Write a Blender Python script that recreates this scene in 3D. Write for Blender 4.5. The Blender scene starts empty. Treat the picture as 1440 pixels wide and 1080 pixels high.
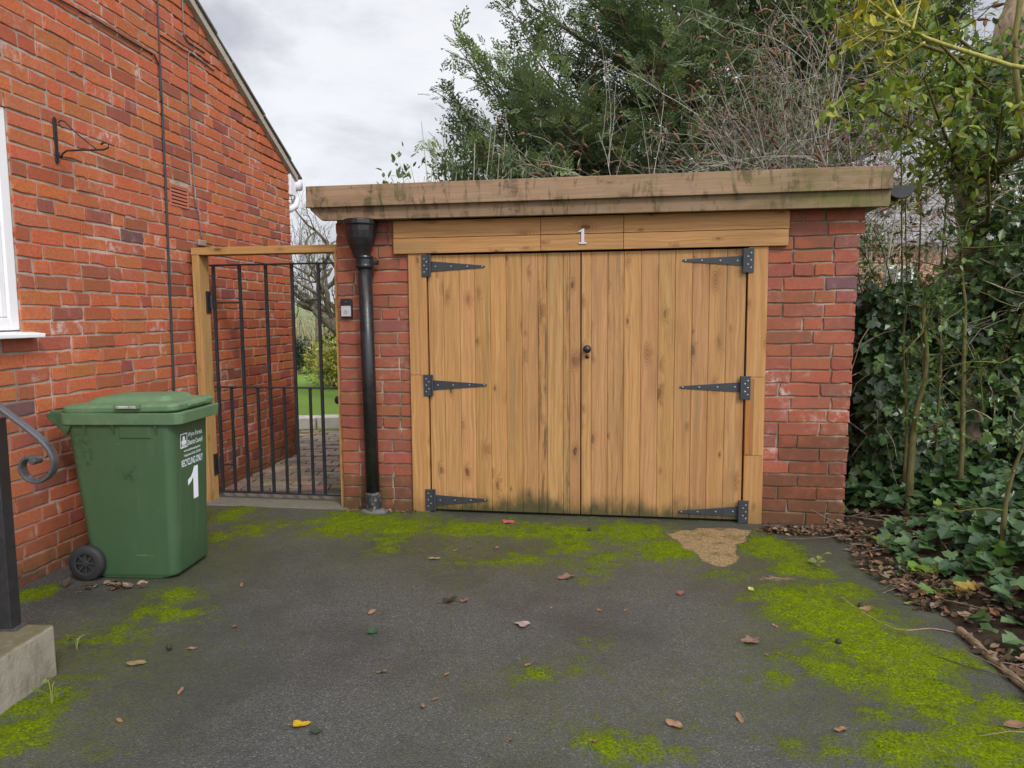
import bpy, math, random
import numpy as np
from mathutils import Vector

random.seed(7)
rng = np.random.default_rng(7)
S = bpy.context.scene
COL = S.collection
R = math.radians

# ------------------------------------------------------------------ camera
EYE = 1.45
FPX = 1000.0                                    # focal length in px of a 1440 px wide frame
_d = np.array([80, 10560, 1000.]); _d /= np.linalg.norm(_d)      # straight down, in camera axes (x right, y down, z forward)
_up = -_d
_Y = np.array([0, 0, 1.]) - _up * _up[2]; _Y /= np.linalg.norm(_Y)
_X = np.cross(_Y, _up)
M = np.array([_X, _Y, _up])                     # camera axes -> world
cam_data = bpy.data.cameras.new('camera')
cam_data.sensor_width = 36.0
cam_data.lens = 36.0 * FPX / 1440
cam_data.clip_start = 0.05
cam_data.clip_end = 3000
cam = bpy.data.objects.new('camera', cam_data)
COL.objects.link(cam)
from mathutils import Matrix
rot = Matrix([[M[i][0], -M[i][1], -M[i][2]] for i in range(3)])
cam.matrix_world = Matrix.Translation((0, 0, EYE)) @ rot.to_4x4()
S.camera = cam

# ------------------------------------------------------------------ light
SUN_EL, SUN_AZ = 42.0, 152.0                    # azimuth clockwise from +Y: behind the camera, to the right
world = bpy.data.worlds.new('World'); S.world = world
world.use_nodes = True
sun_d = bpy.data.lights.new('sun', 'SUN')
sun_d.energy = 2.0; sun_d.angle = R(11); sun_d.color = (1.0, .965, .91)
sun = bpy.data.objects.new('sun', sun_d); COL.objects.link(sun)
sv = Vector((math.sin(R(SUN_AZ)) * math.cos(R(SUN_EL)), math.cos(R(SUN_AZ)) * math.cos(R(SUN_EL)), math.sin(R(SUN_EL))))
sun.rotation_euler = sv.to_track_quat('Z', 'Y').to_euler()
S.view_settings.view_transform = 'Standard'
S.view_settings.look = 'None'
S.view_settings.gamma = 1
S.view_settings.exposure = 0.0
S.cycles.max_bounces = 8
S.cycles.transparent_max_bounces = 8

# ------------------------------------------------------------------ node helpers
def nd(nt, t, ins=None, **props):
    n = nt.nodes.new(t)
    for k, v in props.items(): setattr(n, k, v)
    for k, v in (ins or {}).items():
        if isinstance(v, bpy.types.NodeSocket): nt.links.new(v, n.inputs[k])
        else: n.inputs[k].default_value = v
    return n
def mth(nt, op, a, b=None, clamp=False):
    n = nd(nt, 'ShaderNodeMath', operation=op, use_clamp=clamp)
    for i, v in enumerate((a, b)):
        if v is None: continue
        if isinstance(v, bpy.types.NodeSocket): nt.links.new(v, n.inputs[i])
        else: n.inputs[i].default_value = v
    return n.outputs[0]
def c4(c): return (c[0], c[1], c[2], 1.0)
def mixc(nt, f, a, b, blend='MIX'):
    n = nd(nt, 'ShaderNodeMix', data_type='RGBA', blend_type=blend)
    for i, v in ((0, f), (6, a), (7, b)):
        if isinstance(v, bpy.types.NodeSocket): nt.links.new(v, n.inputs[i])
        else: n.inputs[i].default_value = v if i == 0 else c4(v)
    return n.outputs[2]
def sstep(nt, x, lo, hi, o0=0.0, o1=1.0):
    n = nd(nt, 'ShaderNodeMapRange', interpolation_type='SMOOTHSTEP')
    nt.links.new(x, n.inputs[0])
    for i, v in ((1, lo), (2, hi), (3, o0), (4, o1)): n.inputs[i].default_value = v
    return n.outputs[0]
def noise(nt, vec, scale, detail=4, rough=.55, dist=0.0, out=0):
    n = nd(nt, 'ShaderNodeTexNoise', {'Scale': scale, 'Detail': detail, 'Roughness': rough, 'Distortion': dist})
    if vec is not None: nt.links.new(vec, n.inputs['Vector'])
    return n.outputs[out]
def vscale(nt, vec, s):
    n = nd(nt, 'ShaderNodeVectorMath', operation='MULTIPLY'); nt.links.new(vec, n.inputs[0]); n.inputs[1].default_value = s
    return n.outputs[0]
def newmat(name):
    m = bpy.data.materials.new(name); m.use_nodes = True
    nt = m.node_tree; nt.nodes.clear()
    return m, nt
def finish(nt, shader):
    o = nd(nt, 'ShaderNodeOutputMaterial'); nt.links.new(shader, o.inputs[0])
def princ(nt, col, rough=.6, normal=None, **kw):
    p = nd(nt, 'ShaderNodeBsdfPrincipled')
    for k, v in (('Base Color', col), ('Roughness', rough), ('Normal', normal)):
        if v is None: continue
        if isinstance(v, bpy.types.NodeSocket): nt.links.new(v, p.inputs[k])
        else: p.inputs[k].default_value = c4(v) if k == 'Base Color' else v
    for k, v in kw.items():
        k = k.replace('_', ' ')
        if isinstance(v, bpy.types.NodeSocket): nt.links.new(v, p.inputs[k])
        else: p.inputs[k].default_value = v
    return p.outputs[0]
def bump(nt, h, strength=.4, dist=.01, normal=None):
    b = nd(nt, 'ShaderNodeBump', {'Height': h, 'Strength': strength, 'Distance': dist})
    if normal is not None: nt.links.new(normal, b.inputs['Normal'])
    return b.outputs[0]
def objc(nt): return nd(nt, 'ShaderNodeTexCoord').outputs['Object']
def attr(nt, name='Col'): return nd(nt, 'ShaderNodeAttribute', attribute_name=name)

# sky: Nishita under a thick uneven cloud cover, brighter overhead and round the hidden sun behind the camera
nt = world.node_tree; nt.nodes.clear()
tc = nd(nt, 'ShaderNodeTexCoord').outputs['Generated']
sky = nd(nt, 'ShaderNodeTexSky', sky_type='NISHITA', sun_disc=False, sun_elevation=R(SUN_EL), sun_rotation=R(SUN_AZ))
bg_sky = nd(nt, 'ShaderNodeBackground', {'Color': sky.outputs[0], 'Strength': .08})
sq = vscale(nt, tc, (1, 1, 2.2))
n1 = noise(nt, sq, 2.3, 6, .55, .4)
n2 = noise(nt, sq, 5.5, 5, .6, .2)
cl = mth(nt, 'ADD', mth(nt, 'MULTIPLY', n1, .72), mth(nt, 'MULTIPLY', n2, .28))
shade = sstep(nt, cl, .38, .60)
ccol = mixc(nt, shade, (.56, .57, .63), (.97, .98, 1.02))
dotn = nd(nt, 'ShaderNodeVectorMath', operation='DOT_PRODUCT'); nt.links.new(tc, dotn.inputs[0]); dotn.inputs[1].default_value = sv
glow = sstep(nt, dotn.outputs['Value'], -.15, 1.0, 1.04, 2.6)
bg_cl = nd(nt, 'ShaderNodeBackground', {'Color': ccol, 'Strength': glow})
mx = nd(nt, 'ShaderNodeMixShader', {0: .88}); nt.links.new(bg_sky.outputs[0], mx.inputs[1]); nt.links.new(bg_cl.outputs[0], mx.inputs[2])
wo = nd(nt, 'ShaderNodeOutputWorld'); nt.links.new(mx.outputs[0], wo.inputs[0])

# ------------------------------------------------------------------ geometry helpers
class Geo:
    """Collects blocks of vertices and faces, then links them as ONE mesh object."""
    def __init__(s): s.b = []; s.n = 0
    def add(s, v, f, mat=0, col=(1, 1, 1, 0), uv=None):
        v = np.asarray(v, float).reshape(-1, 3); f = np.asarray(f, int)
        col = np.asarray(col, float)
        if col.ndim == 1: col = np.tile(col, (len(f), 1))
        if col.shape[1] == 3: col = np.c_[col, np.zeros(len(col))]
        s.b.append((v, f + s.n, mat, col, uv)); s.n += len(v)
    def box(s, x0, x1, y0, y1, z0, z1, mat=0, col=(1, 1, 1), grain=None):
        v = np.array([[x, y, z] for x in (x0, x1) for y in (y0, y1) for z in (z0, z1)])
        f = np.array([[0, 1, 3, 2], [4, 6, 7, 5], [0, 4, 5, 1], [2, 3, 7, 6], [0, 2, 6, 4], [1, 5, 7, 3]])
        uv = None
        if grain is not None:
            o = rng.uniform(0, 40, 2); oth = [i for i in range(3) if i != grain]
            ac = v[:, oth[0]] + v[:, oth[1]] * .97
            q = np.c_[ac + o[0], v[:, grain] + o[1]]; uv = q[f]
        s.add(v, f, mat, col, uv); return v
    def prism(s, poly, axis, a0, a1, mat=0, col=(1, 1, 1), grain=None):
        """poly: 2-D points in the two other axes (cyclic order), extruded along axis."""
        n = len(poly); oth = [i for i in range(3) if i != axis]
        v = np.zeros((2 * n, 3)); p = np.asarray(poly, float)
        v[:n, oth[0]] = v[n:, oth[0]] = p[:, 0]; v[:n, oth[1]] = v[n:, oth[1]] = p[:, 1]
        v[:n, axis] = a0; v[n:, axis] = a1
        o = rng.uniform(0, 40, 2)
        def uvf(f):
            if grain is None: return None
            og = [i for i in range(3) if i != grain]
            q = np.c_[v[:, og[0]] + v[:, og[1]] * .97 + o[0], v[:, grain] + o[1]]; return q[f]
        f1 = np.array([[i, (i + 1) % n, n + (i + 1) % n, n + i] for i in range(n)])
        f2 = np.array([list(range(n))[::-1], list(range(n, 2 * n))])
        base = s.n
        s.add(v, f1, mat, col, uvf(f1))
        s.n = base; s.b.append((np.zeros((0, 3)), f2 + base, mat, np.tile(np.r_[col[:3], 0.], (2, 1)), uvf(f2))); s.n = base + len(v)
    def tube(s, pts, rad, n=6, mat=0, col=(1, 1, 1), cap=True):
        p = np.asarray(pts, float); k = len(p)
        rad = np.broadcast_to(np.asarray(rad, float), (k,))
        t = np.gradient(p, axis=0); t /= np.linalg.norm(t, axis=1)[:, None] + 1e-12
        ref = np.array([0, 0, 1.]) if abs(t[:, 2]).mean() < .8 else np.array([1., .2, 0])
        a = np.cross(t, ref); a /= np.linalg.norm(a, axis=1)[:, None] + 1e-12
        b = np.cross(t, a)
        th = np.arange(n) * 2 * np.pi / n
        v = p[:, None] + rad[:, None, None] * (np.cos(th)[None, :, None] * a[:, None] + np.sin(th)[None, :, None] * b[:, None])
        i = np.arange(k - 1)[:, None] * n; j = np.arange(n)[None]
        f = np.stack([i + j, i + n + j, i + n + (j + 1) % n, i + (j + 1) % n], -1).reshape(-1, 4)
        base = s.n
        s.add(v.reshape(-1, 3), f, mat, col)
        if cap and n >= 3:
            e = np.array([list(range(n)), [(k - 1) * n + q for q in range(n)][::-1]])
            s.b.append((np.zeros((0, 3)), e + base, mat, np.tile(np.r_[np.asarray(col)[:3], 0.], (2, 1)), None))
    def lathe(s, prof, c, n=20, mat=0, col=(1, 1, 1), axis=2):
        """prof: (radius, height) pairs, spun about the axis through c."""
        p = np.asarray(prof, float); th = np.arange(n) * 2 * np.pi / n
        v = np.zeros((len(p), n, 3)); o = [i for i in range(3) if i != axis]
        v[:, :, o[0]] = p[:, :1] * np.cos(th); v[:, :, o[1]] = p[:, :1] * np.sin(th); v[:, :, axis] = p[:, 1:2]
        v += np.asarray(c, float)
        i = np.arange(len(p) - 1)[:, None] * n; j = np.arange(n)[None]
        f = np.stack([i + j, i + (j + 1) % n, i + n + (j + 1) % n, i + n + j], -1).reshape(-1, 4)
        s.add(v.reshape(-1, 3), f, mat, col)
    def loft(s, rings, mat=0, col=(1, 1, 1), cap0=True, cap1=True):
        r = np.asarray(rings, float); k, n = r.shape[:2]
        i = np.arange(k - 1)[:, None] * n; j = np.arange(n)[None]
        f = np.stack([i + j, i + (j + 1) % n, i + n + (j + 1) % n, i + n + j], -1).reshape(-1, 4)
        base = s.n; s.add(r.reshape(-1, 3), f, mat, col)
        cc = np.r_[np.asarray(col)[:3], 0.][None]
        if cap0: s.b.append((np.zeros((0, 3)), np.array([list(range(n))[::-1]]) + base, mat, cc, None))
        if cap1: s.b.append((np.zeros((0, 3)), np.array([[(k - 1) * n + q for q in range(n)]]) + base, mat, cc, None))
    def cloud(s, tv, tf, pos, rotm, scale, cols, mat=0):
        """Many copies of one small template merged in this mesh (leaves of a crown)."""
        tv = np.asarray(tv, float); tf = np.asarray(tf, int); n = len(pos); k = len(tv)
        if n == 0: return
        scale = np.broadcast_to(np.asarray(scale, float), (n,))
        v = np.einsum('nij,kj->nki', rotm, tv) * scale[:, None, None] + np.asarray(pos)[:, None]
        f = (np.arange(n)[:, None, None] * k + tf[None]).reshape(-1, tf.shape[1])
        s.add(v.reshape(-1, 3), f, mat, np.repeat(np.asarray(cols, float), len(tf), axis=0))
    def build(s, name, mats, parent=None, smooth=False, bevel=0, seg=2, sub=0, angle=None):
        me = bpy.data.meshes.new(name)
        V = np.concatenate([b[0] for b in s.b]) if s.b else np.zeros((0, 3))
        me.vertices.add(len(V)); me.vertices.foreach_set('co', V.ravel())
        loops = np.concatenate([b[1].ravel() for b in s.b])
        tot = np.concatenate([np.full(len(b[1]), b[1].shape[1]) for b in s.b])
        st = np.r_[0, np.cumsum(tot)[:-1]]
        me.loops.add(len(loops)); me.loops.foreach_set('vertex_index', loops.astype(np.int32))
        me.polygons.add(len(tot)); me.polygons.foreach_set('loop_start', st.astype(np.int32))
        me.polygons.foreach_set('material_index', np.concatenate([np.full(len(b[1]), b[2]) for b in s.b]).astype(np.int32))
        me.polygons.foreach_set('use_smooth', np.full(len(tot), smooth))
        ca = me.color_attributes.new('Col', 'FLOAT_COLOR', 'CORNER')
        ca.data.foreach_set('color', np.repeat(np.concatenate([b[3] for b in s.b]), tot, axis=0).astype(np.float32).ravel())
        if any(b[4] is not None for b in s.b):
            uvl = me.uv_layers.new(name='UVMap')
            U = np.concatenate([(b[4] if b[4] is not None else np.zeros(b[1].shape + (2,))).reshape(-1, 2) for b in s.b])
            uvl.data.foreach_set('uv', U.astype(np.float32).ravel())
        me.update(calc_edges=True); me.validate()
        for m in (mats if isinstance(mats, (list, tuple)) else [mats]): me.materials.append(m)
        o = bpy.data.objects.new(name, me); COL.objects.link(o)
        if parent is not None: o.parent = parent
        if bevel:
            md = o.modifiers.new('bevel', 'BEVEL'); md.width = bevel; md.segments = seg; md.limit_method = 'ANGLE'; md.angle_limit = R(35)
        if sub:
            md = o.modifiers.new('subdivision', 'SUBSURF'); md.levels = sub; md.render_levels = sub
        return o

def thing(name, label, cat, loc=(0, 0, 0), rotz=0.0, group=None):
    o = bpy.data.objects.new(name, None); COL.objects.link(o); o.empty_display_size = .2
    o.location = loc; o.rotation_euler = (0, 0, rotz)
    return tag(o, label, cat, group)
def tag(o, label, cat, group=None, kind=None):
    o['label'] = label; o['category'] = cat
    if group: o['group'] = group
    if kind: o['kind'] = kind
    return o
def structure(o, label=None, cat=None):
    o['kind'] = 'structure'
    if label: o['label'] = label; o['category'] = cat
    return o

# --- survey helpers: where a sight line meets a real plane of the place
def ray(px, py): return M @ np.array([px - 720, py - 540, FPX])
def ground(px, py, z=0.0):
    r = ray(px, py); t = (z - EYE) / r[2]; return np.array([0, 0, EYE]) + r * t
def at(px, py, Y):
    r = ray(px, py); return np.array([0, 0, EYE]) + r * (Y / r[1])
class Frame:
    """local frame: origin o, rotated by -a degrees about z"""
    def __init__(s, o, a):
        s.o = np.array([o[0], o[1], 0.]); s.a = R(a)
        s.x = np.array([math.cos(s.a), -math.sin(s.a), 0]); s.y = np.array([math.sin(s.a), math.cos(s.a), 0])
    def loc(s, p): q = np.asarray(p) - s.o; return np.array([q @ s.x, q @ s.y, q[2]])
    def on_y(s, px, py, t=0.0):
        r = ray(px, py); e = np.array([0, 0, EYE]) - s.o; k = (t - e @ s.y) / (r @ s.y)
        return s.loc(np.array([0, 0, EYE]) + r * k)
    def on_x(s, px, py, t=0.0):
        r = ray(px, py); e = np.array([0, 0, EYE]) - s.o; k = (t - e @ s.x) / (r @ s.x)
        return s.loc(np.array([0, 0, EYE]) + r * k)
GF = Frame(ground(484, 716), 8.9)               # garage: x along its front, y into it
HF = Frame(ground(420, 640), 6.02)              # house: y along its side wall (0 at the far corner), x out of the wall
def g(px, py, t=0.0): q = GF.on_y(px, py, t); return q[0], q[2]
def h(px, py, t=0.0): q = HF.on_x(px, py, t); return q[1], q[2]

# ------------------------------------------------------------------ materials
def m_brick(name, mortar=False, bloom=1.0, damp_z=0.5, base=None):
    m, nt = newmat(name); oc = objc(nt); a = attr(nt)
    n_f = noise(nt, oc, 55, 6, .65); n_m = noise(nt, oc, 9, 4, .6); n_l = noise(nt, oc, 2.3, 3, .6)
    if mortar: col = mixc(nt, sstep(nt, mth(nt, 'ADD', mth(nt, 'MULTIPLY', n_l, .75), mth(nt, 'MULTIPLY', n_m, .35)), .40, .72), base[0], base[1])
    else:
        col = mixc(nt, sstep(nt, n_f, .3, .75, 0, .55), a.outputs['Color'], (.2, .062, .04), 'MIX')
        col = mixc(nt, sstep(nt, n_m, .45, .75, 0, .45), col, (.42, .115, .06))
    sp = noise(nt, oc, 160, 3, .7)
    col = mixc(nt, sstep(nt, sp, .60, .74, 0, .55), col, (.09, .05, .04))            # small dark pits
    bl = mth(nt, 'MULTIPLY', sstep(nt, noise(nt, oc, 14, 6, .75), .46, .7), sstep(nt, n_l, .42, .68))
    bl = mth(nt, 'MULTIPLY', bl, mth(nt, 'ADD', a.outputs['Alpha'], .22 * bloom), clamp=True)
    col = mixc(nt, bl, col, (.55, .46, .43))                                          # lime bloom
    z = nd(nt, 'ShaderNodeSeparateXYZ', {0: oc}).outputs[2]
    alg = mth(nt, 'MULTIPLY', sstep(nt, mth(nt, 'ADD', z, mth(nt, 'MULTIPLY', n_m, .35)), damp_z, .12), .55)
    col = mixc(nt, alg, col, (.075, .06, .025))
    hgt = mth(nt, 'ADD', mth(nt, 'MULTIPLY', n_f, .7), mth(nt, 'MULTIPLY', sp, .5))
    finish(nt, princ(nt, col, .85, bump(nt, hgt, .6, .005), Specular_IOR_Level=.12)); return m
def m_wood(name, light, dark, knot, grey=0.0, algae=0.0, drip=0.0, green_end=None, rough=.65):
    m, nt = newmat(name); a = attr(nt)
    uv = nd(nt, 'ShaderNodeUVMap', uv_map='UVMap').outputs[0]; oc = objc(nt)
    sx = nd(nt, 'ShaderNodeSeparateXYZ', {0: uv}); u, v = sx.outputs[0], sx.outputs[1]
    vor = nd(nt, 'ShaderNodeTexVoronoi', {'Scale': 1.0, 'Randomness': 1.0}, voronoi_dimensions='2D')
    warp = noise(nt, uv, 2.0, 2, .5)
    vv = nd(nt, 'ShaderNodeCombineXYZ', {0: mth(nt, 'MULTIPLY', u, 7.5), 1: mth(nt, 'MULTIPLY', v, 3.2)}).outputs[0]
    vn = nd(nt, 'ShaderNodeVectorMath', operation='ADD'); nt.links.new(vv, vn.inputs[0])
    nt.links.new(vscale(nt, noise(nt, uv, 9, 2, .5, out=1), (.22, .22, 0)), vn.inputs[1])
    nt.links.new(vn.outputs[0], vor.inputs['Vector'])
    dist = vor.outputs['Distance']; rnd = nd(nt, 'ShaderNodeSeparateColor', {0: vor.outputs['Color']})
    has = sstep(nt, rnd.outputs[0], .42, .46)
    size = mth(nt, 'ADD', mth(nt, 'MULTIPLY', rnd.outputs[1], .85), .32)
    ds = mth(nt, 'DIVIDE', dist, size)
    core = mth(nt, 'MULTIPLY', sstep(nt, ds, .13, .06), has)
    halo = mth(nt, 'MULTIPLY', sstep(nt, ds, .36, .06), has)
    gc = mth(nt, 'ADD', mth(nt, 'ADD', mth(nt, 'MULTIPLY', u, 1.0), mth(nt, 'MULTIPLY', warp, .05)), mth(nt, 'MULTIPLY', halo, .035))
    gv = nd(nt, 'ShaderNodeCombineXYZ', {0: mth(nt, 'MULTIPLY', gc, 62), 1: mth(nt, 'MULTIPLY', v, .9)}).outputs[0]
    grain = noise(nt, gv, 1.0, 5, .6)
    gv2 = nd(nt, 'ShaderNodeCombineXYZ', {0: mth(nt, 'MULTIPLY', gc, 240), 1: mth(nt, 'MULTIPLY', v, 5)}).outputs[0]
    fine = noise(nt, gv2, 1.0, 2, .5)
    broad = noise(nt, vscale(nt, uv, (6, 1.3, 1)), 1.0, 3, .6)
    col = mixc(nt, sstep(nt, grain, .33, .68), light, dark)
    col = mixc(nt, sstep(nt, fine, .45, .75, 0, .35), col, knot)
    col = mixc(nt, sstep(nt, broad, .5, .75, 0, .4), col, tuple(c * .68 for c in dark))
    col = mixc(nt, mth(nt, 'MULTIPLY', halo, .12), col, knot)
    rings = mth(nt, 'MULTIPLY', mth(nt, 'MULTIPLY', mth(nt, 'ADD', mth(nt, 'SINE', mth(nt, 'MULTIPLY', ds, 95)), 1), .35), halo)
    col = mixc(nt, rings, col, knot)
    col = mixc(nt, mth(nt, 'MULTIPLY', core, sstep(nt, rnd.outputs[2], .3, .95, .15, .8)), col, tuple(c * .5 for c in knot))
    col = mixc(nt, 1.0, col, a.outputs['Color'], 'MULTIPLY')
    stn = noise(nt, nd(nt, 'ShaderNodeCombineXYZ', {0: mth(nt, 'MULTIPLY', u, 38), 1: mth(nt, 'MULTIPLY', v, 2.2)}).outputs[0], 1.0, 5, .7)
    stm = mth(nt, 'MULTIPLY', sstep(nt, stn, .47, .62), a.outputs['Alpha'], clamp=True)
    col = mixc(nt, mth(nt, 'MULTIPLY', stm, .85), col, (.075, .045, .02))
    gst = mth(nt, 'MULTIPLY', sstep(nt, noise(nt, nd(nt, 'ShaderNodeCombineXYZ', {0: mth(nt, 'MULTIPLY', u, 16), 1: mth(nt, 'MULTIPLY', v, .7)}).outputs[0], 1.0, 4, .6), .52, .68), .38)
    col = mixc(nt, gst, col, (.20, .15, .075))
    so = nd(nt, 'ShaderNodeSeparateXYZ', {0: oc}); ox, oy, oz = so.outputs
    if grey:
        gn = noise(nt, oc, 3.0, 5, .65)
        col = mixc(nt, sstep(nt, gn, .3, .7, grey * .3, grey), col, (.29, .215, .155))
    if drip:
        dn = noise(nt, vscale(nt, oc, (13., 1, 2.6)), 1.0, 5, .7, .9)
        dn2 = noise(nt, vscale(nt, oc, (3.1, 1, 7)), 1.0, 5, .7, .8)
        dm = mth(nt, 'MULTIPLY', sstep(nt, dn, .50, .61), sstep(nt, dn2, .38, .54))
        col = mixc(nt, mth(nt, 'MULTIPLY', dm, drip), col, (.05, .035, .018))
        gm = mth(nt, 'MULTIPLY', sstep(nt, noise(nt, oc, 2.4, 4, .6), .47, .68), sstep(nt, dn2, .35, .6))
        col = mixc(nt, mth(nt, 'MULTIPLY', gm, .35), col, (.12, .11, .04))
    if green_end is not None:
        ge = mth(nt, 'MULTIPLY', sstep(nt, ox, green_end[0], green_end[1]), sstep(nt, noise(nt, vscale(nt, oc, (3, 3, 9)), 1.6, 5, .65), .36, .62))
        col = mixc(nt, mth(nt, 'MULTIPLY', ge, .75), col, (.13, .13, .035))
    if algae:
        an = mth(nt, 'ADD', mth(nt, 'MULTIPLY', noise(nt, vscale(nt, oc, (6, 6, 2.5)), 1.0, 5, .7), .34), mth(nt, 'MULTIPLY', noise(nt, vscale(nt, oc, (1.1, 1, .1)), 1.0, 2, .5), .16))
        am = sstep(nt, mth(nt, 'SUBTRACT', oz, an), -.06, -.22)
        col = mixc(nt, mth(nt, 'MULTIPLY', am, algae), col, (.035, .045, .014))
    hg = mth(nt, 'SUBTRACT', mth(nt, 'ADD', grain, mth(nt, 'MULTIPLY', fine, .6)), mth(nt, 'MULTIPLY', core, .5))
    finish(nt, princ(nt, col, rough, bump(nt, hg, .3, .004), Specular_IOR_Level=.35)); return m
def m_plain(name, col, rough=.5, var=.12, scale=12, bmp=.1, bdist=.002, metallic=0.0, spec=.5, dirt=None):
    m, nt = newmat(name); oc = objc(nt)
    n = noise(nt, oc, scale, 5, .6)
    c = mixc(nt, n, tuple(x * (1 - var) for x in col), tuple(min(1, x * (1 + var)) for x in col))
    if dirt: c = mixc(nt, sstep(nt, noise(nt, oc, dirt[1], 5, .7), .48, .72, 0, dirt[2]), c, dirt[0])
    rr = sstep(nt, n, .3, .7, max(.05, rough - .1), min(1, rough + .12))
    finish(nt, princ(nt, c, rr, bump(nt, noise(nt, oc, scale * 9, 4, .6), bmp, bdist), Metallic=metallic, Specular_IOR_Level=spec)); return m
def m_leaf(name, rough=.45, trans=.25, spec=.4, tint=(1, 1, 1)):
    m, nt = newmat(name); a = attr(nt); oc = objc(nt)
    col = mixc(nt, sstep(nt, noise(nt, oc, 40, 2, .5), .3, .7, 0, .35), a.outputs['Color'], (.05, .055, .02))
    p = princ(nt, col, rough, Specular_IOR_Level=spec)
    t = nd(nt, 'ShaderNodeBsdfTranslucent', {'Color': mixc(nt, 1.0, col, (1.0, 1.0, .6), 'MULTIPLY')})
    mx = nd(nt, 'ShaderNodeMixShader', {0: trans}); nt.links.new(p, mx.inputs[1]); nt.links.new(t.outputs[0], mx.inputs[2])
    finish(nt, mx.outputs[0]); return m
def m_bark(name, a_, b_, scale=9, lich=None, rough=.9):
    m, nt = newmat(name); oc = objc(nt); at_ = attr(nt)
    n = noise(nt, vscale(nt, oc, (1, 1, .35)), scale * 2, 6, .7, .4)
    c = mixc(nt, sstep(nt, n, .3, .7), a_, b_)
    if lich: c = mixc(nt, sstep(nt, noise(nt, oc, scale * .8, 5, .7), .5, .66, 0, .8), c, lich)
    c = mixc(nt, 1.0, c, at_.outputs['Color'], 'MULTIPLY')
    finish(nt, princ(nt, c, rough, bump(nt, n, .6, .01), Specular_IOR_Level=.2)); return m

def m_bin(name, base, scuff, grime):
    m, nt = newmat(name); oc = objc(nt)
    c = mixc(nt, noise(nt, oc, 4, 4, .6), tuple(q * .88 for q in base), tuple(q * 1.12 for q in base))
    st_ = noise(nt, vscale(nt, oc, (22, 22, 1.6)), 1.0, 5, .65)
    c = mixc(nt, sstep(nt, st_, .55, .75, 0, .5), c, scuff)
    c = mixc(nt, mth(nt, 'MULTIPLY', sstep(nt, noise(nt, oc, 3.2, 6, .75), .52, .66), sstep(nt, noise(nt, oc, 38, 5, .75), .42, .62)), c, grime)
    sc_ = noise(nt, vscale(nt, oc, (6, 6, 70)), 1.0, 3, .6)
    c = mixc(nt, mth(nt, 'MULTIPLY', sstep(nt, sc_, .66, .72), sstep(nt, noise(nt, oc, 5, 3, .6), .5, .6)), c, tuple(q * 1.9 for q in base))
    finish(nt, princ(nt, c, sstep(nt, st_, .4, .7, .42, .62), bump(nt, noise(nt, oc, 220, 3, .6), .12, .001), Specular_IOR_Level=.4)); return m
MAT = {}
MAT['brick_house'] = m_brick('house_brick', bloom=.9, damp_z=.55)
MAT['mortar_house'] = m_brick('house_mortar', True, base=((.26, .19, .15), (.50, .405, .35)), damp_z=.6)
MAT['brick_garage'] = m_brick('garage_brick', bloom=.6, damp_z=.5)
MAT['mortar_garage'] = m_brick('garage_mortar', True, base=((.17, .135, .095), (.46, .38, .29)), damp_z=.4)
PINE = ((.48, .275, .112), (.37, .188, .066), (.18, .083, .031))
MAT['door_wood'] = m_wood('door_wood', *PINE, algae=.9)
MAT['trim_wood'] = m_wood('trim_wood', (.48, .265, .105), (.38, .19, .065), (.19, .085, .032), algae=.35)
MAT['gate_wood'] = m_wood('gate_wood', (.48, .29, .115), (.39, .21, .075), (.22, .11, .04))
MAT['fascia_wood'] = m_wood('fascia_wood', (.36, .235, .14), (.26, .16, .092), (.11, .06, .034), grey=.4, drip=.72, green_end=(2.3, 3.6), rough=.8)
MAT['black_iron'] = m_plain('black_iron', (.022, .022, .025), .42, .3, 30, .25, .001, spec=.5)
MAT['hinge_iron'] = m_plain('hinge_iron', (.032, .035, .042), .5, .35, 40, .3, .001)
MAT['screw'] = m_plain('screw_steel', (.32, .32, .33), .35, .1, 60, metallic=.8)
MAT['pipe_paint'] = m_plain('pipe_paint', (.014, .014, .016), .30, .4, 14, .25, .002, dirt=((.05, .048, .046), 12, .3))
MAT['chrome'] = m_plain('chrome', (.50, .50, .52), .25, .15, 60, metallic=.9)
MAT['felt'] = m_plain('roof_felt', (.06, .06, .055), .9, .3, 20, .5, .004)
MAT['dark'] = m_plain('dark_void', (.012, .011, .01), .9)
MAT['white_pvc'] = m_plain('white_plastic', (.80, .80, .82), .35, .03, 8, .03)
MAT['pvc_grey'] = m_plain('weathered_plastic', (.70, .68, .74), .45, .05, 8)
MAT['terracotta'] = m_plain('terracotta', (.42, .14, .08), .8, .2, 30, .4)
MAT['cable_black'] = m_plain('cable_black', (.035, .033, .036), .5, .2)
MAT['cable_grey'] = m_plain('cable_grey', (.16, .145, .14), .6, .25)
MAT['tile'] = m_plain('roof_tile', (.16, .145, .135), .85, .35, 14, .5, .005, dirt=((.22, .21, .15), 8, .6))
MAT['cement'] = m_plain('cement', (.33, .30, .25), .9, .2, 18, .5, .004, dirt=((.10, .09, .07), 7, .7))
MAT['bin_green'] = m_bin('bin_green', (.050, .100, .047), (.085, .13, .075), (.026, .05, .026))

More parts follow.
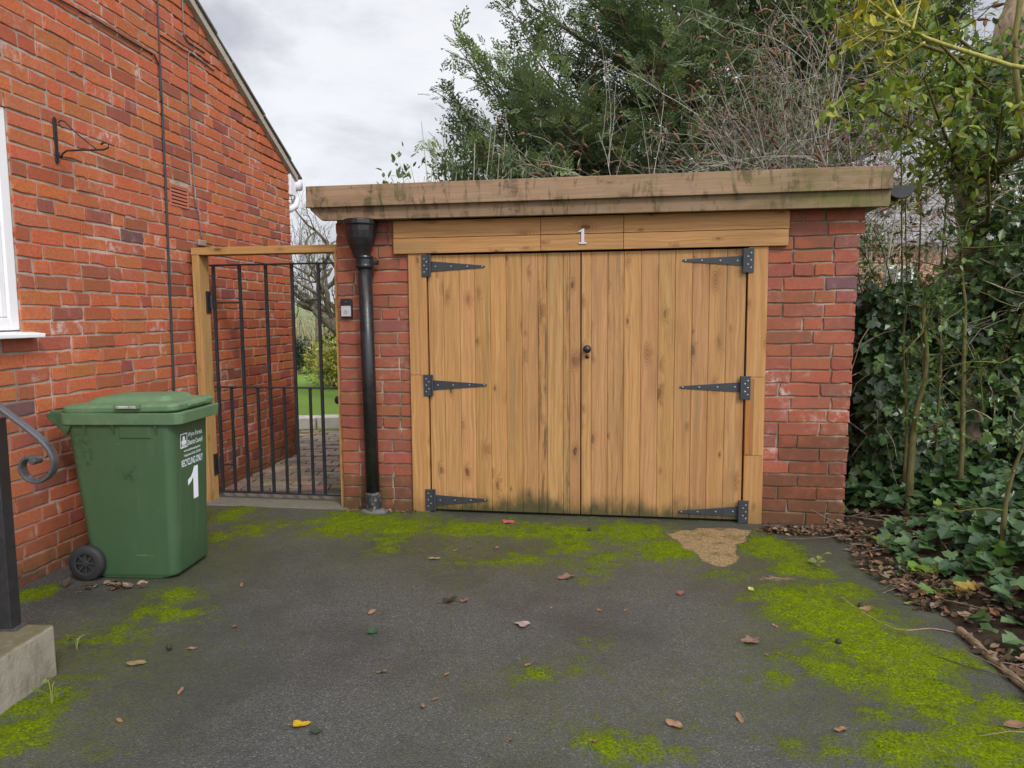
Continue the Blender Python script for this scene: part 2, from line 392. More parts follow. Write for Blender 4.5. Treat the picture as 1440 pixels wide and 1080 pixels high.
MAT['lid_green'] = m_plain('lid_green', (.092, .172, .085), .48, .16, 6, .15, .001, dirt=((.17, .23, .12), 9, .55))
MAT['bin_mark'] = m_plain('white_print', (.78, .82, .90), .5, .05, 60, .05)
MAT['rubber'] = m_plain('rubber', (.022, .022, .024), .7, .25, 30, .3)
MAT['wheel_plastic'] = m_plain('wheel_plastic', (.035, .036, .038), .45, .2)
MAT['glass'] = m_plain('window_glass', (.02, .025, .03), .05, .2, spec=1.0)
MAT['rail_paint'] = m_plain('rail_paint', (.05, .05, .054), .26, .3, 30, .35, .001, spec=1.0)
MAT['leaf'] = m_leaf('leaf', .5, .28)
MAT['leaf_gloss'] = m_leaf('glossy_leaf', .30, .22, .42)
MAT['moss'] = m_leaf('moss_tuft', .95, .25, .03)
MAT['leaf_dry'] = m_leaf('dry_leaf', .75, .12, .2)
MAT['conifer'] = m_leaf('conifer_spray', .8, .38, .06)
MAT['bark'] = m_bark('bark', (.06, .042, .03), (.16, .12, .085))
MAT['bark_lichen'] = m_bark('lichen_bark', (.06, .048, .035), (.18, .15, .11), lich=(.30, .32, .25))
MAT['bark_green'] = m_bark('green_bark', (.06, .052, .022), (.125, .115, .045), lich=(.12, .13, .03))
MAT['twig'] = m_bark('twig_bark', (.5, .5, .5), (1, 1, 1), 14)

# ------------------------------------------------------------------ brickwork
def lay_bricks(a0, a1, ztop, course, L, joint, allowed, colour, bond=(0, 0, 0, 1), z0=0.0, seed=1):
    """list of (a0,a1,z0,z1,rgba); allowed(zc) gives the intervals of that course that hold bricks."""
    rr = random.Random(seed); out = []
    k = 0
    while z0 + (k + 1) * course <= ztop + course:
        za, zb = z0 + k * course + joint / 2, z0 + (k + 1) * course - joint / 2
        x = a0 - rr.choice((0, .25, .5, .75)) * L
        if k % 2: x -= L / 4
        seqi = rr.randrange(9)
        while x < a1:
            w = L / 2 if bond[seqi % len(bond)] else L
            seqi += 1
            if rr.random() < .06: w = L / 2
            w *= rr.uniform(.97, 1.03)
            p, q = x + joint / 2, x + w - joint / 2
            for (s0, s1) in allowed((za + zb) / 2):
                b0, b1 = max(p, s0), min(q, s1)
                if 0 < s1 - b1 < .088: b1 = s1
                if 0 < b0 - s0 < .088: b0 = s0
                if b1 - b0 > (.025 if b1 < s1 and b0 > s0 else .07): out.append((b0, b1, za + rr.uniform(-.0015, .0015), zb + rr.uniform(-.0015, .0015), colour(rr, (b0 + b1) / 2, (za + zb) / 2)))
            x += w
        k += 1
    return out
def bricks_to(geo, bricks, mapper, depth=.016, jit=.0026):
    B = np.array([b[:4] for b in bricks]); C = np.array([b[4] for b in bricks]); n = len(B)
    per = np.array([(-1, -1), (-.4, -1), (.3, -1), (1, -1), (1, 0), (1, 1), (.4, 1), (-.3, 1), (-1, 1), (-1, 0)], float)
    k = len(per)
    ca, cz = (B[:, 0] + B[:, 1]) / 2, (B[:, 2] + B[:, 3]) / 2
    ha, hz = (B[:, 1] - B[:, 0]) / 2, (B[:, 3] - B[:, 2]) / 2
    A0 = ca[:, None] + per[None, :, 0] * ha[:, None] + rng.normal(0, jit, (n, k))
    Z0 = cz[:, None] + per[None, :, 1] * hz[:, None] + rng.normal(0, jit * .8, (n, k))
    ins = rng.uniform(.0025, .006, (n, k))
    A1 = A0 - np.sign(np.round(per[None, :, 0])) * ins; Z1 = Z0 - np.sign(np.round(per[None, :, 1])) * ins
    off = rng.normal(0, .0016, (n, 1)); ta = rng.normal(0, .012, (n, 1)); tz = rng.normal(0, .02, (n, 1))
    D1 = off + ta * (A1 - ca[:, None]) + tz * (Z1 - cz[:, None])
    Dm = D1 - rng.uniform(.002, .0045, (n, k)); Db = np.full((n, k), -depth)
    A = np.concatenate([A0, A0, A1], 1); Z = np.concatenate([Z0, Z0, Z1], 1); D = np.concatenate([Db, Dm, D1], 1)
    V = mapper(A.ravel(), Z.ravel(), D.ravel())
    j = np.arange(k); q = []
    for ring in (0, 1): q += [[ring * k + i, ring * k + (i + 1) % k, (ring + 1) * k + (i + 1) % k, (ring + 1) * k + i] for i in j]
    q = np.array(q); F = (np.arange(n)[:, None, None] * 3 * k + q[None]).reshape(-1, 4)
    base = geo.n
    geo.add(V, F, 0, np.repeat(C, len(q), axis=0))
    cap = np.arange(n)[:, None] * 3 * k + 2 * k + j[None]
    geo.b.append((np.zeros((0, 3)), cap + base, 0, C, None))
def house_col(rr, a, z):
    t = rr.random()
    if t < .74: c = (rr.uniform(.45, .56), rr.uniform(.130, .168), rr.uniform(.056, .076))
    elif t < .95: c = (rr.uniform(.31, .40), rr.uniform(.092, .12), rr.uniform(.052, .068))
    elif t < .992: c = (rr.uniform(.24, .30), rr.uniform(.078, .095), rr.uniform(.058, .075))
    else: c = (.12, .085, .085)
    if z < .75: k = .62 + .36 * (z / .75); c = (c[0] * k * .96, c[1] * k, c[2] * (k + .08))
    bl = .9 if rr.random() < .16 else 0
    return (*c, bl)
def garage_col(rr, a, z):
    t = rr.random()
    if t < .62: c = (rr.uniform(.28, .36), rr.uniform(.092, .115), rr.uniform(.056, .07))
    elif t < .9: c = (rr.uniform(.22, .28), rr.uniform(.08, .098), rr.uniform(.054, .07))
    else: c = (rr.uniform(.2, .27), rr.uniform(.085, .10), rr.uniform(.05, .085))
    bl = .15
    if a > 2.6:
        if z < .62 - (a < 3.2) * .28: c = (rr.uniform(.12, .17), rr.uniform(.055, .065), rr.uniform(.032, .04))
        elif z < 1.1: bl = rr.choice((.2, .9, 1.3))
        if 1.62 < z < 1.72 and a > 3.3: c = (.14, .085, .10)
    elif z < .25: c = (rr.uniform(.13, .2), rr.uniform(.06, .08), rr.uniform(.035, .045))
    return (*c, bl)

# ================================================================== SETTING
# driveway edge on the right: (Y, X) pairs along the kerbless border of the planted bank
_e = [ground(*p) for p in ((1170, 742), (1195, 760), (1225, 800), (1290, 845), (1340, 880), (1400, 925), (1450, 968))]
EY = np.array([-30.] + [0.2] + [p[1] for p in _e][::-1]); EX = np.array([2.05, 1.85] + [p[0] for p in _e][::-1])
def edge_x(y): return np.interp(y, EY, EX)
def bank_h(e, x, y):
    w = .035 * np.sin(3.1 * x + 1.7 * y) + .025 * np.sin(7.3 * y - 4.1 * x) + .012 * np.sin(17 * x + 13 * y)
    return np.clip(e / .12, 0, 1) * .02 + np.clip(e - .15, 0, 1.3) * .26 + np.clip(e, 0, .5) * 2 * w * .8

def grid_mesh(name, mat, X, Y, Z, cols=None, smooth=True):
    ny, nx = X.shape
    v = np.stack([X, Y, Z], -1).reshape(-1, 3)
    i = np.arange(ny - 1)[:, None] * nx; j = np.arange(nx - 1)[None]
    f = np.stack([i + j, i + j + 1, i + nx + j + 1, i + nx + j], -1).reshape(-1, 4)
    ge = Geo(); ge.add(v, f); o = ge.build(name, mat, smooth=smooth)
    if cols is not None:
        o.data.color_attributes.remove(o.data.color_attributes['Col'])
        ca = o.data.color_attributes.new('Col', 'FLOAT_COLOR', 'POINT')
        ca.data.foreach_set('color', cols.reshape(-1, 4).astype(np.float32).ravel())
    return o

# ground: one sheet out to the horizon, rising to a far hill beyond the garden
m, nt = newmat('far_grass'); oc = objc(nt)
c = mixc(nt, noise(nt, oc, .35, 5, .6), (.16, .21, .09), (.24, .28, .13)); c = mixc(nt, sstep(nt, noise(nt, oc, .03, 4, .6), .4, .65), c, (.16, .17, .09))
finish(nt, princ(nt, c, .95, Specular_IOR_Level=.1)); MAT['far_grass'] = m
gx = np.r_[-1200, -500, -200, -80, np.linspace(-30, 30, 31), 80, 200, 500, 1200]
gy = np.r_[-600, -200, -60, np.linspace(-20, 40, 31), 60, 90, 130, 180, 240, 320, 450, 700, 1400]
GX, GY = np.meshgrid(gx, gy)
hill = np.interp(GY, [-9e3, 22, 60, 120, 200, 320, 700, 1400], [0, 0, .5, 2.0, 5.0, 7.5, 10, 13]) * (1 + .25 * np.sin(GX * .012 + 1.0))
structure(grid_mesh('ground', MAT['far_grass'], GX, GY, -.03 + hill), 'grassy ground rising to a pale hill behind the gardens', 'ground')

# lawn and path behind the gate
m, nt = newmat('lawn'); oc = objc(nt)
c = mixc(nt, noise(nt, oc, 26, 5, .7), (.11, .20, .03), (.20, .30, .06)); c = mixc(nt, sstep(nt, noise(nt, oc, 3, 4, .6), .5, .75, 0, .5), c, (.16, .2, .03))
finish(nt, princ(nt, c, .9, bump(nt, noise(nt, oc, 60, 4, .7), .8, .03), Specular_IOR_Level=.1)); MAT['lawn'] = m
LX, LY = np.meshgrid(np.linspace(-14, 14, 30), np.linspace(9.6, 24, 30))
structure(grid_mesh('lawn', MAT['lawn'], LX, LY, .02 + .03 * np.sin(LX) * np.cos(LY * .8)), 'bright green lawn seen through the gate', 'lawn')
m, nt = newmat('path_bed'); oc = objc(nt)
c = mixc(nt, sstep(nt, noise(nt, oc, 3.5, 5, .7), .42, .6), (.10, .085, .06), (.12, .17, .012))
finish(nt, princ(nt, c, .95, bump(nt, noise(nt, oc, 70, 4, .7), .7, .01))); MAT['path_bed'] = m
ge = Geo(); ge.box(-6, 2.2, 5.86, 9.6, -.06, -.002); structure(ge.build('path_bed', MAT['path_bed']), 'mossy bedding of the brick path', 'path')
m, nt = newmat('paver'); oc = objc(nt); a = attr(nt)
c = mixc(nt, sstep(nt, noise(nt, oc, 30, 5, .7), .35, .7, 0, .5), a.outputs['Color'], (.10, .075, .055))
c = mixc(nt, sstep(nt, noise(nt, oc, 5, 5, .7), .55, .68, 0, .8), c, (.13, .17, .02))
finish(nt, princ(nt, c, .7, bump(nt, noise(nt, oc, 90, 4, .6), .4, .004))); MAT['paver'] = m
ge = Geo()
for r_ in range(24):
    y0 = 5.9 + r_ * .128; x = -2.55 - (r_ % 2) * .13
    while x < -.4:
        w = .25 + random.uniform(-.006, .006)
        if y0 < 9:
            t = random.random(); cc = (.27, .19, .14) if t < .5 else ((.22, .17, .14) if t < .75 else (.33, .27, .21))
            cc = [q * random.uniform(.85, 1.15) for q in cc]; zz = random.uniform(0, .012)
            v = ge.box(x + .006, x + w - .006, y0 + .006, y0 + .118, -.04, .016 + zz, 0, cc)
        x += w
structure(ge.build('path', MAT['paver'], bevel=.006), 'mossy brick paved path running back beside the house', 'path')
ge = Geo()
for i in range(5): ge.box(-3.2 + i * .62, -2.6 + i * .62, 9.28 + i * .02, 9.56 + i * .02, -.02, .14 + (i % 2) * .006, 0)
structure(ge.build('path_edging', m_plain('pale_stone', (.46, .44, .40), .8, .15, 9, .3, .004, dirt=((.22, .2, .15), 6, .4)), bevel=.008), 'pale stone edging at the end of the path', 'edging')

# driveway: moss, sand and film are real growth on the tarmac, kept as masks on its own vertices
def blob(px, py, rx, ry, s, out):
    c_ = ground(px, py); ex = abs(ground(px + rx, py)[0] - c_[0]); ey = abs(ground(px, py - ry)[1] - ground(px, py + ry)[1]) / 2
    out.append((c_[0], c_[1], ex, ey, s))
moss_b, film_b = [], []
for b in ((680, 745, 110, 16, .95), (790, 750, 90, 16, 1.0), (960, 770, 60, 22, 1.0), (1010, 810, 70, 14, .62), (740, 790, 110, 16, .62), (560, 775, 70, 14, .6), (860, 785, 70, 16, .75), (390, 742, 60, 14, .6), (240, 870, 70, 18, .75), (130, 900, 70, 18, .7), (1130, 930, 60, 22, .7), (900, 1060, 120, 22, .7), (1150, 1060, 90, 26, .72), (1330, 930, 90, 30, .8), (1180, 835, 60, 18, .85), (30, 1000, 80, 26, .85), (500, 738, 75, 22, 1.), (560, 742, 60, 28, 1.0), (445, 738, 40, 14, .7), (620, 738, 70, 14, .7), (720, 752, 90, 20, .55), (660, 790, 60, 18, .45),
          (880, 752, 80, 22, 1.0), (800, 768, 60, 22, .8), (930, 775, 55, 24, .95), (850, 805, 50, 12, .5), (960, 792, 40, 12, .6),
          (1085, 775, 55, 26, 1.05), (1120, 800, 50, 22, 1.0), (1075, 845, 45, 18, .9), (1130, 855, 75, 36, 1.1), (1190, 880, 85, 46, 1.2), (1240, 925, 100, 60, 1.2),
          (1200, 950, 70, 34, 1.0), (1310, 985, 85, 55, 1.15), (1380, 1045, 90, 60, 1.15), (1290, 1060, 90, 40, .95), (1240, 1010, 60, 26, .75), (1420, 1000, 50, 40, .9),
          (1090, 960, 42, 20, .62), (750, 950, 45, 20, .8), (820, 940, 55, 22, .5), (830, 905, 40, 16, .35), (860, 1050, 90, 40, .72), (780, 1020, 50, 20, .5), (980, 1030, 40, 14, .4),
          (830, 820, 30, 12, .5), (330, 722, 45, 16, 1.0), (350, 745, 45, 18, .9), (305, 760, 30, 16, .7), (260, 838, 55, 16, .62), (215, 862, 40, 16, .7), (170, 893, 60, 18, .85),
          (110, 960, 60, 14, .5), (70, 985, 60, 22, .85), (20, 1040, 75, 36, 1.05), (45, 838, 30, 14, 1.1), (130, 1060, 60, 18, .5), (430, 772, 50, 18, .35)): blob(*b, moss_b)
for b in ((760, 765, 330, 50, 1.0), (480, 742, 200, 36, 1.0), (1100, 800, 170, 60, .9), (1180, 890, 200, 90, .9), (1300, 1000, 220, 100, .9), (150, 920, 170, 85, .9), (240, 850, 90, 50, .9), (60, 1030, 150, 70, 1.0), (820, 990, 220, 85, .6), (330, 770, 110, 60, .8), (1050, 970, 140, 65, .6)): blob(*b, film_b)
def field(bl, x, y):
    f = np.zeros_like(x)
    for (cx, cy, ex, ey, s) in bl: f = np.maximum(f, s * np.exp(-(((x - cx) / ex) ** 2 + ((y - cy) / ey) ** 2) * .9))
    return f
def vnoise(x, y, s, seed):
    """value noise on a fixed lattice"""
    r2 = np.random.default_rng(seed); L = r2.random((128, 128)); u, v = x * s + 50, y * s + 50
    i, j = np.floor(u).astype(int), np.floor(v).astype(int); fu, fv = u - i, v - j; fu = fu * fu * (3 - 2 * fu); fv = fv * fv * (3 - 2 * fv)
    G = lambda a_, b_: L[a_ % 128, b_ % 128]
    return (G(i, j) * (1 - fu) + G(i + 1, j) * fu) * (1 - fv) + (G(i, j + 1) * (1 - fu) + G(i + 1, j + 1) * fu) * fv
def moss_mask(x, y):
    f = field(moss_b, x, y)
    n = .5 + 1.25 * (.34 * vnoise(x, y, 5, 1) + .36 * vnoise(x, y, 13, 2) + .30 * vnoise(x, y, 31, 3) - .5)
    return np.clip(f * 1.12 - .85 * (1 - n) + .22, 0, 1) * np.clip(f * 4, 0, 1)
sand_poly = np.array([ground(*p)[:2] for p in ((935, 752), (985, 745), (1058, 746), (1052, 762), (1036, 770), (1038, 788), (1024, 798), (1000, 797), (978, 782), (960, 768))])
def in_poly(x, y, P):
    c_ = np.zeros(x.shape, bool); n = len(P)
    for i in range(n):
        (x0, y0), (x1, y1) = P[i], P[(i + 1) % n]
        c_ ^= ((y0 > y) != (y1 > y)) & (x < (x1 - x0) * (y - y0) / (y1 - y0 + 1e-12) + x0)
    return c_
def sand_mask(x, y):
    wx = x + .05 * (vnoise(x, y, 14, 8) - .5); wy = y + .07 * (vnoise(x, y, 14, 9) - .5)
    s = np.zeros_like(x)
    for dx in (-.015, 0, .015):
        for dy in (-.02, 0, .02): s += in_poly(wx + dx, wy + dy, sand_poly)
    q = ground(1092, 815); s2 = np.exp(-(((x - q[0]) / .15) ** 2 + ((y - q[1]) / .05) ** 2)) * .6
    return np.maximum(s / 9, s2)
xs = np.linspace(-3.3, 3.1, 300); ys = np.r_[np.linspace(-12, 1.6, 28), np.linspace(1.63, 5.86, 215)]
DX, DY = np.meshgrid(xs, ys)
ex_ = edge_x(DY); DXc = np.minimum(DX, ex_ + .22)
mm, sm, fm = moss_mask(DXc, DY), sand_mask(DXc, DY), field(film_b, DXc, DY) * (.4 + .8 * vnoise(DXc, DY, 3, 5))
mm *= (1 - np.clip(sm * 1.4, 0, 1))
dz = .006 + .008 * mm * (.5 + vnoise(DXc, DY, 40, 6)) + .003 * vnoise(DXc, DY, 2, 4)
m, nt = newmat('tarmac'); oc = objc(nt); a = attr(nt); sc = nd(nt, 'ShaderNodeSeparateColor', {0: a.outputs['Color']})
vo = nd(nt, 'ShaderNodeTexVoronoi', {'Scale': 210.0}); nt.links.new(oc, vo.inputs['Vector'])
vr = nd(nt, 'ShaderNodeSeparateColor', {0: vo.outputs['Color']})
n_a = noise(nt, oc, 75, 5, .8)
c = mixc(nt, vr.outputs[0], (.040, .041, .039), (.112, .112, .107))
c = mixc(nt, sstep(nt, vr.outputs[1], .94, .97, 0, .55), c, (.26, .25, .23))
c = mixc(nt, sstep(nt, n_a, .35, .7, 0, .45), c, (.04, .04, .038))
c = mixc(nt, sstep(nt, noise(nt, oc, .9, 6, .65), .42, .62, 0, .62), c, (.034, .033, .029))
fl = mth(nt, 'MULTIPLY', sc.outputs[2], sstep(nt, noise(nt, oc, 15, 6, .78), .34, .66, .10, 1.0), clamp=True)
c = mixc(nt, fl, c, mixc(nt, noise(nt, oc, 60, 4, .7), (.038, .043, .014), (.10, .12, .014)))
mn = noise(nt, oc, 62, 5, .8); mn2 = noise(nt, oc, 15, 5, .7)
mv = mth(nt, 'ADD', sc.outputs[0], mth(nt, 'ADD', mth(nt, 'MULTIPLY', mth(nt, 'SUBTRACT', mn, .5), 1.5), mth(nt, 'MULTIPLY', mth(nt, 'SUBTRACT', mn2, .5), 1.3)))
mk = mth(nt, 'MULTIPLY', sstep(nt, mv, .16, .74), sstep(nt, noise(nt, oc, 26, 6, .8), .30, .52, .35, 1.0))
mcol = mixc(nt, sstep(nt, noise(nt, oc, 90, 4, .8), .36, .66), (.060, .088, .004), (.215, .295, .005))
mcol = mixc(nt, sstep(nt, mn2, .40, .66, 0, .65), mcol, (.11, .14, .010))
mcol = mixc(nt, sstep(nt, noise(nt, oc, 7, 5, .7), .52, .68, 0, .55), mcol, (.06, .062, .016))
c = mixc(nt, mk, c, mcol)
sk = sstep(nt, mth(nt, 'ADD', sc.outputs[1], mth(nt, 'MULTIPLY', mth(nt, 'SUBTRACT', noise(nt, oc, 34, 6, .8), .5), 2.0)), .40, .62)
scol = mixc(nt, sstep(nt, noise(nt, oc, 95, 4, .8), .35, .65), (.15, .105, .05), (.42, .30, .165)); scol = mixc(nt, sstep(nt, noise(nt, oc, 14, 6, .7), .4, .7, 0, .6), scol, (.20, .135, .06)); scol = mixc(nt, sstep(nt, noise(nt, oc, 8, 6, .75), .50, .66, 0, .85), scol, (.10, .085, .03))
c = mixc(nt, sk, c, scol)
hb = mth(nt, 'ADD', mth(nt, 'MULTIPLY', vo.outputs['Distance'], -1.1), mth(nt, 'MULTIPLY', mn, mth(nt, 'MULTIPLY', mk, 2.5)))
grow = mth(nt, 'MAXIMUM', mk, sk)
spv = mth(nt, 'MULTIPLY', mth(nt, 'SUBTRACT', 1.0, grow), .42)
rgv = mth(nt, 'MAXIMUM', sstep(nt, n_a, .3, .7, .36, .7), grow)
finish(nt, princ(nt, c, rgv, bump(nt, hb, .7, .005), Specular_IOR_Level=spv)); MAT['tarmac'] = m
drv = grid_mesh('driveway', MAT['tarmac'], DXc, DY, dz, np.stack([mm, sm, np.clip(fm, 0, 1), np.ones_like(mm)], -1))
structure(drv, 'dark tarmac driveway patched with bright green moss', 'driveway')

# moss: short upright tufts where the mask is thick
n_try = 420000
mx_, my_ = rng.uniform(-3, 2.9, n_try), rng.uniform(1.7, 5.6, n_try)
keep = (moss_mask(mx_, my_) * (1 - np.clip(sand_mask(mx_, my_) * 2, 0, 1)) > rng.uniform(.38, 1.15, n_try)) & (mx_ < edge_x(my_) + .1)
wcl = vnoise(mx_, my_, 45, 12) * .5 + vnoise(mx_, my_, 14, 13) * .5 > .50
keep &= wcl
mx_, my_ = mx_[keep], my_[keep]
if len(mx_) > 90000: mx_, my_ = mx_[:90000], my_[:90000]
n = len(mx_)
ang = rng.uniform(0, 2 * np.pi, n); ti = rng.normal(0, .4, n)
Rm = np.zeros((n, 3, 3)); Rm[:, 0, 0] = np.cos(ang); Rm[:, 1, 0] = np.sin(ang); Rm[:, 0, 1] = -np.sin(ang); Rm[:, 1, 1] = np.cos(ang)
Rm[:, 0, 2] = ti * -np.sin(ang); Rm[:, 1, 2] = ti * np.cos(ang); Rm[:, 2, 2] = 1
mc = np.stack([rng.uniform(.06, .19, n), rng.uniform(.10, .27, n), rng.uniform(.002, .008, n)], -1)
ge = Geo()
ge.cloud([(-.5, 0, 0), (.5, 0, 0), (.1, .0, 1.0), (0, -.5, 0), (0, .5, 0), (0, -.1, .9)], [(0, 1, 2), (3, 4, 5)], np.c_[mx_, my_, np.full(n, .008)], Rm, rng.uniform(.004, .010, n), mc)
tag(ge.build('moss', MAT['moss']), 'bright yellow green moss tufts growing on the tarmac', 'moss', kind='stuff')

# planted bank on the right
m, nt = newmat('soil'); oc = objc(nt)
c = mixc(nt, noise(nt, oc, 22, 6, .7), (.018, .013, .009), (.075, .052, .034))
finish(nt, princ(nt, c, .95, bump(nt, noise(nt, oc, 45, 5, .7), 1.0, .02), Specular_IOR_Level=.15)); MAT['soil'] = m
be = np.r_[-.1, np.linspace(0, 2.4, 60), np.linspace(2.6, 7, 16)]; by = np.r_[np.linspace(-10, 1.5, 10), np.linspace(1.6, 8.5, 110)]
BE, BY = np.meshgrid(be, by); BX = edge_x(BY) + BE
structure(grid_mesh('soil_bank', MAT['soil'], BX, BY, bank_h(BE, BX, BY) - np.where(BE < 0, .05, 0) + .006), 'dark soil bank beside the driveway', 'soil')
def bank_z(x, y):
    x = np.asarray(x, float); y = np.asarray(y, float); return bank_h(x - edge_x(y), x, y) + .006

# ================================================================== GARAGE
gar = thing('garage', 'low brick garage with pine double doors and weathered timber fascia', 'garage', tuple(GF.o), -GF.a)
GW = g(1187, 735)[0]                            # width along the front
CR = .0895
xF0, xF1 = g(580, 600)[0], g(1073, 600)[0]      # outer edges of the door frame
zL = g(830, 352)[1]; zT = 2.19                  # underside of lintel boards, top of brickwork
xL0, xL1 = g(555, 340)[0], g(1109, 330)[0]
gm = [MAT['brick_garage'], MAT['mortar_garage']]
def pier(name, a0, a1, inner, side):
    """front pier: bricks on the front and the outer return"""
    ge = Geo()
    def allowed(z):
        lo, hi = a0, a1
        if side > 0:                             # the outer edge of the right pier leans outward towards the top
            hi = a1 + .035 * max(0, z - .2) / 1.9 + (.03 if z > 2.0 else 0)
        return [(lo, hi)]
    b = lay_bricks(a0, a1 + .1, zT - .09, CR, .262, .011, allowed, garage_col, (0, 0, 1, 0), seed=11 + side)
    bricks_to(ge, b, lambda a, z, d: np.stack([a, -d, z], -1), depth=.022, jit=.0028)
    if side < 0: ge.box(a0 + .006, a1 - .002, .011, .10, -.02, zT, 1)
    else: ge.prism([(a0 + .002, -.02), (a1 - .012, -.02), (a1 - .012, .2), (a1 + .022, zT), (a0 + .002, zT)], 1, .011, .10, 1)
    return ge.build(name, gm, gar)
pier('brick_pier', .0, xF0 + .03, xF0, -1)
pier('brick_pier', xF1 - .03, GW, xF1, 1)
GD = 4.2
for name, xx, sgn in (('side_wall', 0.0, -1), ('side_wall', GW, 1)):
    ge = Geo()
    b = lay_bricks(.0, GD, zT - .09, CR, .262, .011, lambda z: [(.012, GD)], lambda rr, a, z: garage_col(rr, 1.0, z), (0, 0, 1, 0), seed=21 + sgn)
    bricks_to(ge, b, (lambda a, z, d: np.stack([d * sgn + xx, a, z], -1)) if sgn < 0 else (lambda a, z, d: np.stack([d * sgn + xx - .012 + .018 * z, a, z], -1)), depth=.02)
    if sgn < 0: ge.box(xx + .007, xx + .10, .10, GD, -.02, zT, 1)
    else: ge.prism([(xx - .12, -.02), (xx - .02, -.02), (xx + .016, zT), (xx - .12, zT)], 1, .10, GD, 1)
    ge.build(name, gm, gar)
ge = Geo(); ge.box(.1, GW - .1, GD - .1, GD, -.02, zT, 1); ge.build('rear_wall', gm, gar)
ge = Geo(); ge.box(.12, GW - .14, .6, .62, .0, zT, 0); ge.build('inner_darkness', MAT['dark'], gar)

# fascia: upper board stands proud of the lower one
tU, tLw = -.17, -.135
u0, u1 = g(430, 275, tU), g(1257, 250, tU)
zu0, zu1 = g(432, 262, tU)[1], g(1257, 232, tU)[1]
zb0, zb1 = g(433, 292, tU)[1], g(1257, 265, tU)[1]
ge = Geo()
ge.prism([(u0[0], zb0), (u1[0], zb1), (u1[0], zu1), (u0[0], zu0)], 1, tU, tU + .045, 0, (1, .97, .95), grain=0)
ge.build('fascia_board', MAT['fascia_wood'], gar, bevel=.003)
l0, l1 = g(436, 292, tLw)[0], g(1253, 270, tLw)[0]
lb0, lb1 = g(452, 310, tLw), g(1250, 290, tLw)
ge = Geo()
ge.prism([(l0, zb0 + .02), (l0, zb0 - .012), (lb0[0], lb0[1]), (lb1[0], lb1[1]), (l1, lb1[1] + .02), (l1, zb1 + .02)], 1, tLw, tLw + .045, 0, (.74, .72, .66), grain=0)
ge.build('fascia_board', MAT['fascia_wood'], gar, bevel=.003)
ge = Geo(); ge.prism([(u0[0] + .05, zb0 + .03), (u1[0] - .05, zb1 + .03), (u1[0] - .05, zu1 - .02), (u0[0] + .05, zu0 - .02)], 1, tU + .046, GD + .1, 0)
ge.build('roof', MAT['felt'], gar)
# soffit boards under the overhang, and the eaves gutter whose end shows beyond the fascia
ge = Geo(); ge.box(l0 + .12, l1 - .05, tLw + .046, -.004, lb0[1] + .012, lb0[1] + .03, 0, (.6, .6, .55), grain=0); ge.build('soffit', MAT['fascia_wood'], gar)
gq0, gq1 = g(1257, 262, -.1), g(1286, 262, -.1)
ge = Geo(); w = (gq1[0] - u1[0]); zt_ = gq0[1]
arc = [(u1[0] - .02 + (w + .02) * (1 - math.cos(t)) / 2, zt_ - .075 * math.sin(t)) for t in np.linspace(0, math.pi, 11)]
outer = arc; inner = [(p[0] * .94 + (u1[0] + w / 2) * .06, p[1] + .006) for p in arc][::-1]
ge.prism(outer + inner, 1, -.11, GD, 0)
ge.prism(outer, 1, -.116, -.10, 0)
ge.build('gutter', MAT['pipe_paint'], gar)

# lintel boards: two rows of three
xs_l = [xL0, g(761, 330)[0], g(877, 330)[0], xL1]
zr = [zL, g(830, 329)[1], lb0[1] - .004]
for i in range(3):
    for k in range(2):
        ge = Geo(); t = random.uniform(.9, 1.08)
        ins = .006 if (i == 2 and k == 0) else 0
        ge.box(xs_l[i] + .0015, xs_l[i + 1] - .0015 - ins, -.032 - .005 * (k == 0) - .001 * i, -.001, zr[k] + .001, zr[k + 1] - .0035, 0, (t, t * .99, t * .97), grain=0)
        ge.build('lintel_board', MAT['trim_wood'], gar, bevel=.002)
# door frame posts
def post(px0, px1, cuts, nm='frame_post', dark=None):
    a0, a1 = g(px0, 600)[0], g(px1, 600)[0]
    zz = [0.0] + [g((px0 + px1) / 2, c_)[1] for c_ in cuts] + [zL]
    for i in range(len(zz) - 1):
        ge = Geo(); t = random.uniform(.93, 1.05)
        ge.box(a0, a1, -.022 - .0012 * (i % 2), .07, zz[i] + .001, zz[i + 1] - .0015, 0, (t, t * .98, t * .95), grain=2)
        ge.build(nm, MAT['trim_wood'], gar, bevel=.002)
post(580, 604, (527,))
post(1046.6, 1073.5, (640, 530))
a0 = g(1047, 585)[0]; ge = Geo(); ge.box(a0 + .002, a0 + .055, -.0265, -.02, g(1047, 638)[1], g(1047, 532)[1], 0, (.80, .62, .42), grain=2)
ge.build('varnished_strip', MAT['trim_wood'], gar, bevel=.001)['label'] = 'darker amber varnished strip on the frame'

# door leaves
zD0, zD1 = .028, zL - .012
def leaf_door(px_edges, tints, skew):
    root_x = [g(p, 560)[0] for p in px_edges]
    ge = Geo()
    for i in range(len(root_x) - 1):
        x0, x1 = root_x[i], root_x[i + 1]; t = tints[i]
        e = .0035
        for (c0, c1) in (((x0, x1),) if x1 - x0 < .07 else ((x0, x1),)):
            prof = [(c0 + .0003, .03), (c0 + .0003, .0045), (c0 + e, .0), (c1 - e, .0), (c1 - .0003, .0045), (c1 - .0003, .03)]
            ge.prism([(p[0], p[1] - .004) for p in prof], 2, zD0 - skew * (i / len(tints)) * .0, zD1, 0, t, grain=2)
    return ge.build('garage_door', MAT['door_wood'], gar)
def tint(st=0.0): t = random.uniform(.86, 1.09); return (t, t * random.uniform(.94, 1.03), t * random.uniform(.86, 1.06), st)
e1 = [605, 626, 648.2, 669.3, 690.9, 712.8, 734.7, 757, 769.8, 792, 801, 816]
